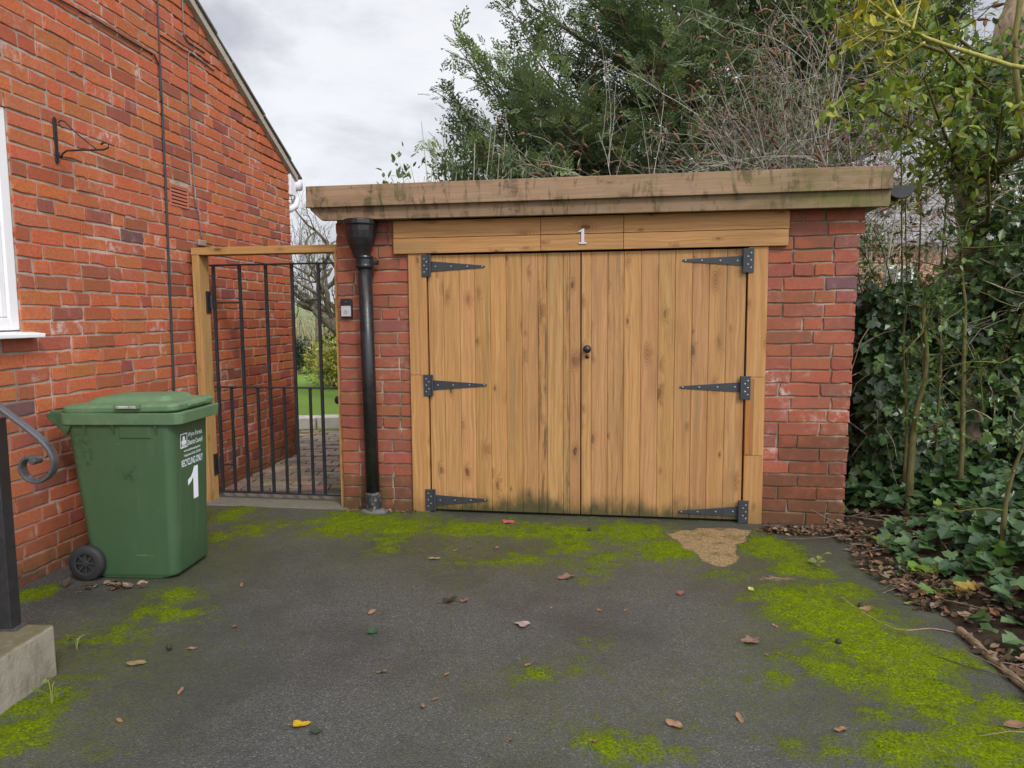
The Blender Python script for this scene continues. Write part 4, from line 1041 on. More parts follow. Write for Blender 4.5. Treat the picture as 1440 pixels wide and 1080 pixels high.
print_text(ge, 'District Council', yL + .084, z_c + .006, .165, .028)
print_text(ge, 'www.wyreforestdc.gov.uk', yL + .035, z_c - .030, .19, .018)
print_text(ge, 'Telephone 01562 732928', yL + .035, z_c - .057, .19, .017)
ge.build('council_mark', MAT['bin_mark'], bn)
ge = Geo(); print_text(ge, 'RECYCLING ONLY', yL + .008, z_c - .108, .24, .040); ge.build('recycling_text', MAT['bin_mark'], bn)
ge = Geo(); one = [(.54, 0), (.98, 0), (.98, 1), (.62, 1), (.52, .86), (.34, .73), (.06, .66), (.06, .48), (.32, .56), (.54, .68)]
print_poly(ge, [(yL + .065 + a * .125, .405 + b * .190) for a, b in one]); ge.build('number_mark', MAT['bin_mark'], bn)

# ================================================================== STEP AND HANDRAIL (lower left)
sc_t, sc_b = ground(78, 873, .222), ground(82, 951)
def m_step():
    m, nt = newmat('step_concrete'); oc = objc(nt); z = nd(nt, 'ShaderNodeSeparateXYZ', {0: oc}).outputs[2]
    c = mixc(nt, noise(nt, oc, 9, 6, .7), (.22, .20, .155), (.36, .33, .27))
    c = mixc(nt, sstep(nt, noise(nt, vscale(nt, oc, (1, 1, .5)), 5, 6, .7), .45, .66, 0, .7), c, (.13, .115, .08))
    tp = sstep(nt, mth(nt, 'ADD', z, mth(nt, 'MULTIPLY', noise(nt, oc, 14, 5, .7), .02)), .222, .232)
    c = mixc(nt, tp, c, mixc(nt, noise(nt, oc, 12, 6, .75), (.085, .072, .035), (.17, .15, .095)))
    finish(nt, princ(nt, c, .92, bump(nt, noise(nt, oc, 45, 5, .7), .7, .006), Specular_IOR_Level=.2)); return m
st = thing('doorstep', 'worn concrete doorstep at the lower left', 'step', (sc_b[0], sc_b[1], 0), R(-3.5))
ge = Geo()
n_ = 14; H_ = .222
P = [(-.95, -2.6), (-.0, -2.6), (-.0, 0), (-.95, 0)]
ge.box(-.86, 0, -2.6, 0, -.02, H_)
ge.build('step_block', m_step(), st, bevel=.012, seg=3)
pr = at(23, 866, sc_b[1] - .035)
hr = thing('handrail', 'black iron handrail ending in a twisted scroll above the doorstep', 'handrail', (pr[0] - .032, sc_b[1] - .035, H_), 0)
YR = sc_b[1] - .035
def hrp(px, py): q = at(px, py, YR); return np.array([q[0] - (pr[0] - .032), 0, q[2] - H_])
ge = Geo(); ge.box(-.03, .03, -.03, .03, 0, hrp(5, 588)[2]); ge.build('post', MAT['black_iron'], hr, bevel=.003)
ge = Geo(); ge.box(-.05, .05, -.033, .033, 0, .008); ge.build('base_plate', MAT['rail_paint'], hr, bevel=.002)
path = [(-60, 530), (-30, 551), (0, 573), (20, 588), (40, 603), (57, 617), (69, 630), (76.5, 645), (76, 659), (69, 670), (57, 676.5), (44, 675), (35, 667), (31.5, 657), (34, 648), (41, 643), (49, 644.5), (53, 650)]
c_ = np.array([hrp(*p) for p in path])
def smooth_path(p, k=5):
    p = np.asarray(p, float); out = []
    for i in range(len(p) - 1):
        p0, p1, p2, p3 = p[max(i - 1, 0)], p[i], p[i + 1], p[min(i + 2, len(p) - 1)]
        for t in np.arange(k) / k: out.append(.5 * ((2 * p1) + (-p0 + p2) * t + (2 * p0 - 5 * p1 + 4 * p2 - p3) * t * t + (-p0 + 3 * p1 - 3 * p2 + p3) * t ** 3))
    return np.array(out + [p[-1]])
c_ = smooth_path(c_); tt = np.gradient(c_, axis=0); tt /= np.linalg.norm(tt, axis=1)[:, None]
ge = Geo(); rings = []
for i, (p, t) in enumerate(zip(c_, tt)):
    nrm = np.array([-t[2], 0, t[0]]); w = .021; th = .0075 if i < len(c_) * .95 else .011
    rings.append([p + np.array([0, a, 0]) + nrm * b for a, b in ((-w, -th * .6), (-w * .6, -th), (w * .6, -th), (w, -th * .6), (w, th * .6), (w * .6, th), (-w * .6, th), (-w, th * .6))])
ge.loft(rings); ge.build('rail', MAT['rail_paint'], hr, smooth=False, bevel=.001)
e_ = c_[-4]; ge = Geo(); ge.lathe([(0, -.028), (.012, -.028), (.015, -.022), (.012, -.016), (.015, -.008), (.012, 0), (.015, .008), (.012, .016), (.015, .022), (0, .028)], tuple(e_ + np.array([-.002, 0, -.002])), 12, axis=1); ge.build('scroll_end', MAT['rail_paint'], hr)

# ================================================================== VEGETATION
def frames(d, roll=None, up=None):
    """rotation matrices whose x axis is d; the leaf's flat side (z) tends to 'up'"""
    d = np.asarray(d, float); d = d / (np.linalg.norm(d, axis=1)[:, None] + 1e-9)
    u = np.tile(np.array([0, 0, 1.]), (len(d), 1)) if up is None else np.asarray(up, float)
    y = np.cross(u, d); y /= np.linalg.norm(y, axis=1)[:, None] + 1e-6
    z = np.cross(d, y)
    if roll is not None:
        c, s = np.cos(roll)[:, None], np.sin(roll)[:, None]; y, z = y * c + z * s, z * c - y * s
    return np.stack([d, y, z], -1)
def unit(v): v = np.asarray(v, float); return v / (np.linalg.norm(v, axis=-1, keepdims=True) + 1e-9)
def jitcol(base, n, v=.25, lum=.3):
    l = 1 + rng.uniform(-lum, lum, (n, 1)); return np.clip(np.asarray(base)[None] * l * (1 + rng.uniform(-v, v, (n, 3)) * .5), .002, 1)
# leaf templates (x along the leaf)
OVATE = ([(0, 0, 0), (.3, .22, .04), (.65, .2, .03), (1, 0, -.05), (.65, -.2, .03), (.3, -.22, .04)], [(0, 1, 2, 3), (0, 3, 4, 5)])
LANCE = ([(0, 0, 0), (.4, .10, .02), (1, 0, -.12), (.4, -.10, .02)], [(0, 1, 2, 3)])
HOLLY = ([(0, 0, 0), (.2, .16, .05), (.3, .28, .10), (.45, .17, .03), (.6, .26, .08), (.75, .12, .02), (1, 0, 0), (.75, -.12, .02), (.6, -.26, .08), (.45, -.17, .03), (.3, -.28, .10), (.2, -.16, .05)],
         [(0, 1, 2, 3), (0, 3, 4, 5), (0, 5, 6, 6), (0, 6, 7, 7), (0, 7, 8, 9), (0, 9, 10, 11)])
IVY = ([(0, 0, 0), (-.10, .30, .02), (.22, .52, .06), (.34, .26, .03), (.62, .34, .05), (1.0, 0, -.06), (.62, -.34, .05), (.34, -.26, .03), (.22, -.52, .06), (-.10, -.30, .02), (.4, 0, -.03)],
       [(0, 10, 2, 1), (10, 4, 3, 2), (10, 5, 4, 4), (10, 6, 5, 5), (10, 8, 7, 6), (0, 9, 8, 10)])
def fix(t):                                       # degenerate quads become two plain triangles' worth of quads
    v, f = t; v = list(v); out = []
    for q in f:
        if q[2] == q[3]:
            a, b, c = np.array(v[q[0]]), np.array(v[q[1]]), np.array(v[q[2]]); v.append(tuple((b + c) / 2)); out.append((q[0], q[1], len(v) - 1, q[2]))
        else: out.append(q)
    return np.array(v, float), np.array(out)
HOLLY, IVY = fix(HOLLY), fix(IVY)
def spray_template():
    """a flat ferny conifer spray, side sprigs alternating along a drooping stem"""
    v, f = [], []
    def blade(p, q, w):
        p, q = np.array(p), np.array(q); d = q - p; n = np.array([-d[1], d[0], 0]); n = n / (np.linalg.norm(n) + 1e-9) * w
        b = len(v); v.extend([tuple(p - n * .5), tuple(p + (q - p) * .55 - n), tuple(q), tuple(p + (q - p) * .55 + n)]); f.append((b, b + 1, b + 2, b + 3))
    blade((0, 0, 0), (1, 0, -.14), .022)
    r = random.Random(3)
    for i in range(9):
        x = .08 + i * .1; s = 1 if i % 2 else -1; L = (.42 - .30 * (x - .3) ** 2 / .49) * r.uniform(.7, 1.1) * (1.05 - x * .6); a = R(r.uniform(34, 52))
        p = np.array((x, 0, -.14 * x * x)); q = p + np.array((math.cos(a) * L, s * math.sin(a) * L, -.05 * r.random() - .03)); blade(p, q, .036)
        for k in (.35, .62):
            m_ = p + (q - p) * k; a2 = a * s + r.choice((-1, 1)) * R(32); L2 = L * .42; blade(m_, m_ + np.array((math.cos(a2) * L2, math.sin(a2) * L2, -.02)), .034)
    return np.array(v), np.array(f)
SPRAY = spray_template()
def curve(p0, d0, L, n=6, bend=(0, 0, 0), wob=.06):
    p = [np.array(p0, float)]; d = unit(d0); st = L / (n - 1)
    for i in range(n - 1):
        d = unit(d + np.array(bend) / (n - 1) + rng.normal(0, wob, 3)); p.append(p[-1] + d * st)
    return np.array(p)

# ---- conifers behind the garage
def conifer(name, label, base, Hh, rad, n_limb, explicit=(), seed=0, greens=((.17, .235, .115), (.235, .30, .145), (.135, .19, .115)), front=True, lean=0.0, z_min=.10):
    global rng
    rng = np.random.default_rng(100 + seed)
    t = thing(name, label, 'tree', base, 0, 'conifers behind the garage')
    b = np.array(base)
    tr = Geo(); tp = np.array([[lean * (k / 9.) ** 2 + .05 * math.sin(k * 1.3), .04 * math.cos(k * 1.7), Hh * k / 9.] for k in range(10)])
    tr.tube(tp, np.linspace(.17, .02, 10), 10); tr.build('trunk', MAT['bark'], t, smooth=True)
    lg = Geo(); P, Dn, Sc, Cc = [], [], [], []
    limbs = []
    for i in range(n_limb):
        z = Hh * (z_min + (.90 - z_min) * ((i + rng.random()) / n_limb) ** 1.25)
        az = rng.uniform(0, 2 * np.pi)
        if front and math.sin(az) > .35 and rng.random() < .6: az = -az
        L = rad * (1 - (z / Hh) ** 1.7 * .9) * rng.uniform(.65, 1.08)
        el = R(rng.uniform(-6, 30) + 18 * z / Hh)
        limbs.append((np.array([np.interp(z, tp[:, 2], tp[:, 0]), np.interp(z, tp[:, 2], tp[:, 1]), z]), np.array([math.cos(az) * math.cos(el), math.sin(az) * math.cos(el), math.sin(el)]), L))
    for (tip, z) in explicit:
        o = np.array([np.interp(z, tp[:, 2], tp[:, 0]), 0, z]); d = np.array(tip) - b - o; L = np.linalg.norm(d); d = d / L; limbs.append((o, unit(d - np.array([0, 0, .22])), L * .96))
    for (o, d, L) in limbs:
        c = curve(o, d, L, 8, (0, 0, .5), .05)
        lg.tube(c, np.linspace(.010 + .014 * L, .005, 8), 5, 0, cap=False)
        nb = int(L * 7.2) + 3
        for k in range(nb):
            f_ = .12 + .86 * (k + rng.random()) / nb
            p = c[0] * 0 + np.array([np.interp(f_ * 7, np.arange(8), c[:, a]) for a in range(3)])
            i0 = min(6, int(f_ * 7)); ax = unit(c[i0 + 1] - c[i0]); side = unit(np.cross(ax, [0, 0, 1.])) * (1 if k % 2 else -1)
            dd = unit(ax * rng.uniform(.5, 1.1) + side * rng.uniform(.4, 1.0) + np.array([0, 0, rng.uniform(-.25, .45)]))
            Lb = (.22 + .30 * L * (1 - f_ * .75)) * rng.uniform(.6, 1.1)
            q = curve(p, dd, Lb, 5, (0, 0, rng.uniform(-.3, .5)), .08)
            lg.tube(q, np.linspace(.009, .003, 5), 3, 0, cap=False)
            ns = max(3, int(Lb * 11))
            for j in range(ns):
                g_ = .12 + .88 * (j + rng.random() * .8) / ns
                pp = np.array([np.interp(g_ * 4, np.arange(5), q[:, a]) for a in range(3)])
                for _r in range(1): P.append(pp + rng.normal(0, .05, 3)); Dn.append(unit(dd + rng.normal(0, .5, 3) + np.array([0, 0, .12]))); Sc.append(rng.uniform(.22, .42) * (1.1 - .2 * g_)); Cc.append(f_)
        P.append(c[-1]); Dn.append(unit(c[-1] - c[-2])); Sc.append(.34); Cc.append(1)
    lg.build('branches', MAT['bark'], t, smooth=True)
    n = len(P); g_ = Geo()
    cols = np.array(greens)[rng.integers(0, len(greens), n)]; cl_ = (1 + .35 * np.sin(np.array(P) @ np.array([2.1, 1.7, 2.9])))[:, None]
    cols = cols * rng.uniform(.75, 1.3, (n, 1)) * np.clip(cl_, .7, 1.4)
    dead = rng.random(n) < .03; cols[dead] = (.10, .07, .035)
    g_.cloud(*SPRAY, np.array(P), frames(np.array(Dn), rng.uniform(-.9, .9, n)), np.array(Sc), cols)
    g_.build('crown', MAT['conifer'], t)
    return t
cb = (2.7, 11.6, 0)
tips = [(at(612, 82, 10.8), 2.6), (at(622, 120, 11.0), 2.4), (at(606, 205, 10.7), 2.2), (at(650, 115, 11.2), 3.0), (at(668, 70, 11.0), 3.0), (at(640, 150, 10.6), 2.0), (at(640, 212, 10.4), 1.8), (at(700, 20, 11.3), 4.2), (at(718, 60, 10.9), 3.6), (at(690, 95, 10.4), 3.0),
        (at(660, 180, 10.2), 1.9), (at(690, 150, 10.0), 2.4), (at(690, 215, 10.0), 1.5), (at(740, 110, 9.9), 2.6), (at(770, 190, 9.6), 1.8), (at(730, 235, 9.7), 1.4), (at(800, 215, 9.6), 1.6), (at(650, 235, 9.9), 1.3), (at(670, 225, 10.3), 1.6), (at(700, 180, 9.8), 1.9), (at(720, 200, 9.6), 1.6), (at(760, 235, 9.4), 1.4), (at(750, 150, 9.7), 2.2), (at(790, 150, 9.5), 2.3), (at(840, 220, 9.4), 1.6), (at(830, 160, 9.4), 2.2), (at(880, 190, 9.4), 2.0), (at(716, -30, 11.4), 5), (at(735, -60, 11.2), 5.5)]
conifer('conifer_tree', 'tall feathery dark green conifer rising behind the garage roof, nearest the open sky', cb, 9.6, 3.2, 120, tips, 1)
conifer('conifer_tree', 'second dark conifer further right, behind the bare brown shrubs', (5.5, 12.4, 0), 10.5, 3.6, 105, [(at(1010, 60, 11), 3.4), (at(960, 120, 10.6), 2.6), (at(1050, 200, 10.4), 2.2), (at(980, 210, 10.4), 1.9), (at(1090, 210, 10.2), 2.0), (at(1120, 170, 10.2), 2.6)], 2, ((.16, .215, .10), (.21, .27, .12), (.125, .175, .10)), z_min=.36)

# ---- twiggy shrubs
def twig_shrub(name, label, stems, depth=2, leaf=None, heads=None, group=None, twigc=((.42, .38, .33), (.31, .25, .21), (.5, .46, .40)), r0=.011, cat='shrub', base=None, seed=0, nsub=(3, 6), spread=.75, reach=.45, avoid=None):
    """stems: list of (origin, direction, length, bend). Grey arching stems, side twigs, some leaves, seed heads at the tips."""
    global rng
    rng = np.random.default_rng(500 + seed)
    b = np.array(base if base is not None else stems[0][0], float)
    t = thing(name, label, cat, tuple(b), 0, group)
    ge = Geo(); tips = []; nodes = []
    def grow(o, d, L, r, lev, bend):
        n = max(4, int(L * 7)); c = curve(o, d, L, n, bend, .13 if lev else .07)
        if avoid is not None and avoid(c + b): return
        cc = np.array(twigc[rng.integers(0, len(twigc))]) * rng.uniform(.75, 1.2)
        ge.tube(c, np.linspace(r, r * .35, n), 5 if lev == 0 else 3, 0, cc, cap=False)
        for q in range(1, n): nodes.append((c[q], unit(c[q] - c[q - 1]), lev))
        if lev < depth:
            for _ in range(rng.integers(*nsub)):
                f_ = rng.uniform(.25, .97); i0 = min(n - 2, int(f_ * (n - 1))); ax = unit(c[i0 + 1] - c[i0])
                dd = unit(ax * .8 + rng.normal(0, spread, 3)); grow(c[i0] + (c[i0 + 1] - c[i0]) * (f_ * (n - 1) - i0), dd, L * reach * rng.uniform(.5, 1.1), max(.0022, r * .5), lev + 1, (0, 0, rng.uniform(-.6, .5)))
        tips.append((c[-1], unit(c[-1] - c[-2])))
    for (o, d, L, bend) in stems: grow(np.array(o, float) - b, d, L, r0, 0, bend)
    ge.build('stems', MAT['twig'], t, smooth=True)
    if leaf:
        tpl, mat_, per, size, cols, lv, droop = leaf
        N = [q for q in nodes if q[2] >= lv]; idx = rng.random(len(N)) < per if per < 1 else np.ones(len(N), bool)
        rep = max(1, int(per)); P, Dn = [], []
        for k, (p, d, _) in enumerate(N):
            if not idx[k]: continue
            for _ in range(rep): P.append(p + rng.normal(0, .012, 3)); Dn.append(unit(d * .4 + rng.normal(0, .7, 3) + np.array([0, 0, droop])))
        if P:
            n = len(P); cs = np.array(cols)[rng.integers(0, len(cols), n)] * rng.uniform(.7, 1.3, (n, 1))
            g_ = Geo(); g_.cloud(*tpl, np.array(P), frames(np.array(Dn), rng.uniform(-.8, .8, n)), rng.uniform(size[0], size[1], n), cs); g_.build('leaves', MAT[mat_], t)
    if heads:
        frac, Lh, rh, cols = heads; g_ = Geo()
        for (p, d) in tips:
            if rng.random() > frac: continue
            L = rng.uniform(*Lh); n = 7; c = curve(p, d, L, n, (0, 0, -.9), .10)
            g_.tube(c, np.array([.3, .9, 1, .85, .6, .35, .1]) * rh * rng.uniform(.7, 1.2), 6, 0, np.array(cols[rng.integers(0, len(cols))]) * rng.uniform(.8, 1.25), cap=False)
        g_.build('seed_heads', MAT['leaf_dry'], t, smooth=True)['kind'] = 'stuff'
    return t
def gap(c): return bool(((c[:, 0] / c[:, 1] > .492) & ((c[:, 2] - EYE) / c[:, 1] < .140)).mean() > .4)
def fan(px, py, Y, n, L, tilt, az=(0, 360), z=None, seed=0, bend=-.9, jit=.3):
    """stems fanning from a clump whose foot is under the sight line (px,py) at distance Y"""
    r = np.random.default_rng(900 + seed); o = at(px, py, Y); z0 = 0.1 if z is None else z
    out = []
    for _ in range(n):
        a = R(r.uniform(*az)); t_ = R(r.uniform(*tilt)); d = np.array([math.cos(a) * math.sin(t_), math.sin(a) * math.sin(t_), math.cos(t_)])
        out.append((np.array([o[0], o[1], z0]) + np.r_[r.normal(0, jit, 2), 0], d, L * r.uniform(.75, 1.1), (0, 0, bend * r.uniform(.4, 1.2))))
    return out
BUD_LEAF = (LANCE, 'leaf', .5, (.06, .13), ((.21, .24, .12), (.30, .32, .21), (.16, .21, .08), (.33, .33, .26)), 1, -.3)
BUD_HEAD = (.34, (.07, .17), .015, ((.20, .095, .065), (.25, .125, .085), (.16, .08, .055)))
twig_shrub('buddleia_shrub', 'wide tangled bare shrub with brown seed heads over the right end of the garage roof', fan(1110, 300, 9.0, 34, 3.7, (6, 44), seed=1, z=1.0, bend=-.6, jit=.45), 2, BUD_LEAF, BUD_HEAD, 'bare shrubs behind the garage', base=tuple(at(1110, 300, 9.0)[:2]) + (.6,), seed=1, nsub=(6, 9), reach=.4, avoid=gap)
twig_shrub('buddleia_shrub', 'grey twiggy shrub with brown seed heads against the gap beside the ivy tree', fan(1165, 300, 8.4, 26, 3.6, (3, 30), seed=2, z=1.0, bend=-.7, jit=.28), 2, BUD_LEAF, BUD_HEAD, 'bare shrubs behind the garage', base=tuple(at(1165, 300, 8.4)[:2]) + (.6,), seed=2, nsub=(6, 9), reach=.4, avoid=gap)
twig_shrub('red_leaved_shrub', 'low bare shrub with drooping dusky red leaves above the middle of the roof', fan(950, 300, 9.4, 18, 2.9, (8, 50), seed=3, z=.8, bend=-.6, jit=.4), 2, (LANCE, 'leaf_dry', .55, (.05, .11), ((.22, .075, .06), (.28, .12, .09), (.17, .09, .05)), 2, -1.2), (.06, (.06, .14), .012, ((.20, .08, .06),)), 'bare shrubs behind the garage', base=tuple(at(940, 300, 9.4)[:2]) + (.6,), seed=3, nsub=(3, 6), reach=.4)
twig_shrub('bare_sapling', 'tall leafless grey sapling with long thin stems in front of the conifers', fan(1090, 300, 9.6, 9, 4.3, (4, 34), seed=4, z=.6, bend=.1), 2, (LANCE, 'leaf_dry', .12, (.05, .09), ((.22, .07, .06), (.16, .08, .05)), 2, -1.2), None, None, r0=.012, base=tuple(at(1090, 300, 9.6)[:2]) + (.6,), cat='sapling', seed=4, nsub=(2, 5), reach=.4)

twig_shrub('buddleia_shrub', 'tangled brown headed shrub behind the ivy clad tree at the right', fan(1395, 300, 8.7, 24, 3.5, (3, 32), seed=7, z=.6, bend=-.7, jit=.35), 2, BUD_LEAF, BUD_HEAD, 'bare shrubs behind the garage', base=tuple(at(1395, 300, 8.7)[:2]) + (.6,), seed=7, nsub=(6, 9), reach=.4)
# ---- leafy shrubs to the left behind the garage
def leafy_bush(name, label, base, rx, rz, n, tpl, mat_, size, cols, cat='shrub', stems=9, group=None, seed=0, ry=None, shell=.55, z0=.15, updroop=.25):
    global rng
    rng = np.random.default_rng(700 + seed)
    t = thing(name, label, cat, tuple(base), 0, group); ge = Geo(); P, Dn = [], []
    ry = ry or rx
    for k in range(stems):
        a = rng.uniform(0, 2 * np.pi); d = unit([math.cos(a) * rx * .8, math.sin(a) * ry * .8, rz * rng.uniform(.9, 1.6)])
        L = rz * rng.uniform(.75, 1.0); c = curve((rng.normal(0, rx * .12), rng.normal(0, ry * .12), 0), d, L, 7, (0, 0, .6), .07); ge.tube(c, np.linspace(.018, .004, 7), 5, 0, (.55, .5, .38), cap=False)
        for _ in range(7):
            f_ = rng.uniform(.2, .95); i0 = int(f_ * 6); q = curve(c[i0], unit(rng.normal(0, 1, 3) + np.array([0, 0, .5])), rx * rng.uniform(.3, .8), 5, (0, 0, .3), .1); ge.tube(q, np.linspace(.006, .002, 5), 3, 0, (.5, .46, .35), cap=False)
    ge.build('stems', MAT['twig'], t, smooth=True)
    lob = rng.normal(0, 1, (9, 3)); lob = unit(lob)
    while len(P) < n:
        u = unit(rng.normal(0, 1, 3)); k = 1 + .22 * max(0, (lob @ u).max() - .6) * 2.5 - .12 * rng.random()
        r_ = (rng.random() ** .35) * k * (1 if rng.random() < shell else rng.uniform(.4, 1))
        p = np.array([u[0] * rx * r_, u[1] * ry * r_, rz * .5 * (1 + u[2] * r_)])
        if p[2] < z0: continue
        if math.sin(p[0] * 9 + p[2] * 7) * math.sin(p[1] * 8 - p[2] * 6 + 1) > .52: continue
        P.append(p); Dn.append(unit(u * .7 + rng.normal(0, .6, 3) + np.array([0, 0, updroop])))
    cs = np.array(cols)[rng.integers(0, len(cols), n)] * rng.uniform(.65, 1.35, (n, 1))
    g_ = Geo(); g_.cloud(*tpl, np.array(P), frames(np.array(Dn), rng.uniform(-.7, .7, n)), rng.uniform(size[0], size[1], n), cs); g_.build('leaves', MAT[mat_], t)
    return t
def foot(px, Y, z=0.0): q = at(px, 440, Y); return (q[0], q[1], z)
leafy_bush('laurel_shrub', 'small pale green leafy shrub tip showing left of the conifer over the fascia', foot(572, 10.5), .50, 3.8, 1300, OVATE, 'leaf', (.08, .15), ((.11, .17, .05), (.15, .22, .08), (.08, .13, .04)), stems=14, seed=1, group='leafy shrubs behind the garage', shell=.4)
leafy_bush('privet_shrub', 'upright grey green shrub behind the left half of the garage roof', foot(652, 9.6), .50, 4.15, 5200, OVATE, 'leaf', (.05, .10), ((.085, .12, .055), (.12, .15, .08), (.06, .095, .04)), stems=16, seed=2, group='leafy shrubs behind the garage', shell=.45)
leafy_bush('privet_shrub', 'lower green shrub in front of the conifer, right of the upright grey green one', foot(715, 9.6), .50, 3.85, 4200, OVATE, 'leaf', (.05, .10), ((.09, .13, .05), (.13, .17, .08), (.06, .10, .045)), stems=14, seed=3, group='leafy shrubs behind the garage', shell=.45)
twig_shrub('bare_sapling', 'thin leafless shoots leaning left at the edge of the open sky', [(np.array([at(640, 300, 9.9)[0], 9.9, 1.6]), unit([at(590, 200, 9.9)[0] - at(640, 300, 9.9)[0], 0, 1.0]), 2.1, (0, 0, .1)), (np.array([at(640, 300, 9.9)[0], 9.9, 1.6]), unit([-.9, 0, 1.0]), 1.7, (0, 0, .2)), (np.array([at(640, 300, 9.9)[0], 9.9, 1.5]), unit([-.35, 0, 1.0]), 2.0, (0, 0, .2))], 1, None, None, None, base=(at(640, 300, 9.9)[0], 9.9, 0), cat='sapling', seed=9, nsub=(1, 3), r0=.006)

leafy_bush('privet_shrub', 'loose green shrub beside the right garage corner below the gutter end', foot(1226, 7.8), .30, 2.95, 1300, OVATE, 'leaf', (.04, .08), ((.13, .18, .06), (.19, .24, .09), (.09, .14, .045)), stems=12, seed=4, group='leafy shrubs behind the garage', shell=.4)
# ---- garden behind the gate
leafy_bush('variegated_shrub', 'rounded yellow and green variegated shrub on the lawn beyond the gate', foot(470, 14.5), .60, 1.0, 2600, OVATE, 'leaf_gloss', (.06, .10), ((.62, .50, .05), (.52, .48, .07), (.20, .30, .045), (.14, .22, .045), (.60, .52, .14)), seed=11, z0=.03, shell=.75)
leafy_bush('dark_hedge', 'dark green clipped bush at the back of the lawn beyond the gate', foot(418, 18.5), .42, 1.0, 1500, OVATE, 'leaf', (.06, .10), ((.03, .055, .035), (.045, .075, .045)), cat='bush', seed=12, z0=.03)
HX = [at(p, 440, 21.)[0] for p in (395, 505)]
twig_shrub('bare_hedge', 'bare brown hedge along the end of the garden beyond the gate', [(np.array([rng.uniform(HX[0] - 1, HX[1] + 1), 21 + rng.uniform(-.3, .3), 0]), unit([rng.normal(0, .25), rng.normal(0, .2), 1]), rng.uniform(1.1, 1.75), (0, 0, .1)) for _ in range(170)], 1, (LANCE, 'leaf_dry', .35, (.05, .09), ((.20, .12, .06), (.26, .17, .08)), 1, -.4), None, None, ((.40, .28, .19), (.48, .36, .24), (.3, .21, .15)), .012, 'hedge', (HX[0], 21, 0), 13, (4, 6))
# old apple tree leaning in from the right of the gate opening
def apple():
    global rng
    rng = np.random.default_rng(41); Y = 12.0
    b = at(520, 560, Y); t = thing('apple_tree', 'lichened old apple tree with bare crooked branches beyond the gate', 'tree', (b[0], b[1], 0))
    o = np.array([b[0], b[1], 0]); ge = Geo()
    tr = smooth_path([np.zeros(3), at(512, 520, Y) - o, at(490, 476, Y) - o, at(474, 458, Y) - o, at(452, 440, Y) - o, at(440, 425, Y) - o])
    ge.tube(tr, np.linspace(.21, .10, len(tr)), 10, 0, (1, 1, 1)); ge.build('trunk', MAT['bark_lichen'], t, smooth=True)
    ge = Geo(); nodes = []
    def br(p, d, L, r, lev):
        n = 7; c = curve(p, d, L, n, (0, 0, .3), .22); ge.tube(c, np.linspace(r, r * .45, n), 6 if lev < 2 else 3, 0, (1, 1, 1), cap=False)
        for q in c[2:]: nodes.append(q)
        if lev < 3:
            for _ in range(rng.integers(2, 5)):
                i0 = rng.integers(1, n); br(c[i0], unit(unit(c[i0] - c[i0 - 1]) * .5 + rng.normal(0, .7, 3) + np.array([0, 0, .25])), L * rng.uniform(.35, .6), r * .5, lev + 1)
    for (px, py, L) in ((440, 425, 1.0), (448, 436, 1.2), (460, 448, 1.3), (474, 458, 1.4), (486, 470, 1.5)):
        p = at(px, py, Y) - o
        br(p, unit([rng.uniform(-.7, .5), rng.uniform(-.5, .5), 1.0]), L, .05, 0)
        br(p, unit([rng.uniform(-1.2, -.3), rng.uniform(-.6, .6), .7]), L * .9, .045, 0)
    ge.build('branches', MAT['bark_lichen'], t, smooth=True)
    N = np.array(nodes); N = N[rng.random(len(N)) < .8]; n = len(N)
    g_ = Geo(); g_.cloud(*OVATE, N + rng.normal(0, .04, (n, 3)), frames(rng.normal(0, 1, (n, 3))), rng.uniform(.03, .07, n), np.array(((.19, .22, .10), (.28, .30, .2), (.13, .17, .05)))[rng.integers(0, 3, n)]); g_.build('lichen', MAT['leaf'], t)
    cl = np.array([at(478, 480, Y) - o + rng.normal(0, .14, 3) for _ in range(160)]); g_ = Geo(); g_.cloud(*OVATE, cl, frames(rng.normal(0, 1, (160, 3))), rng.uniform(.06, .11, 160), jitcol((.09, .14, .03), 160)); g_.build('ivy', MAT['leaf_gloss'], t)
apple()
PB = at(445, 440, 32.)
twig_shrub('poplar_tree', 'distant leafless tree with upright whippy twigs over the gate head', [(np.array([PB[0] + rng.normal(0, .4), 32 + rng.normal(0, .4), 2.0]), unit([rng.normal(0, .16), rng.normal(0, .1), 1]), rng.uniform(3.2, 4.6), (0, 0, .1)) for _ in range(17)], 2, None, None, None, ((.30, .27, .28), (.24, .21, .2)), .022, 'tree', (PB[0], 32, 0), 14, (4, 7), .28, .42)
MAT_T = Geo(); MAT_T.tube([(0, 0, -.1), (.02, 0, 1.2), (0, 0, 2.3)], [.10, .09, .06], 8); MAT_T.build('trunk', MAT['bark_lichen'], [o for o in bpy.data.objects if o.name.startswith('poplar_tree')][0], smooth=True)

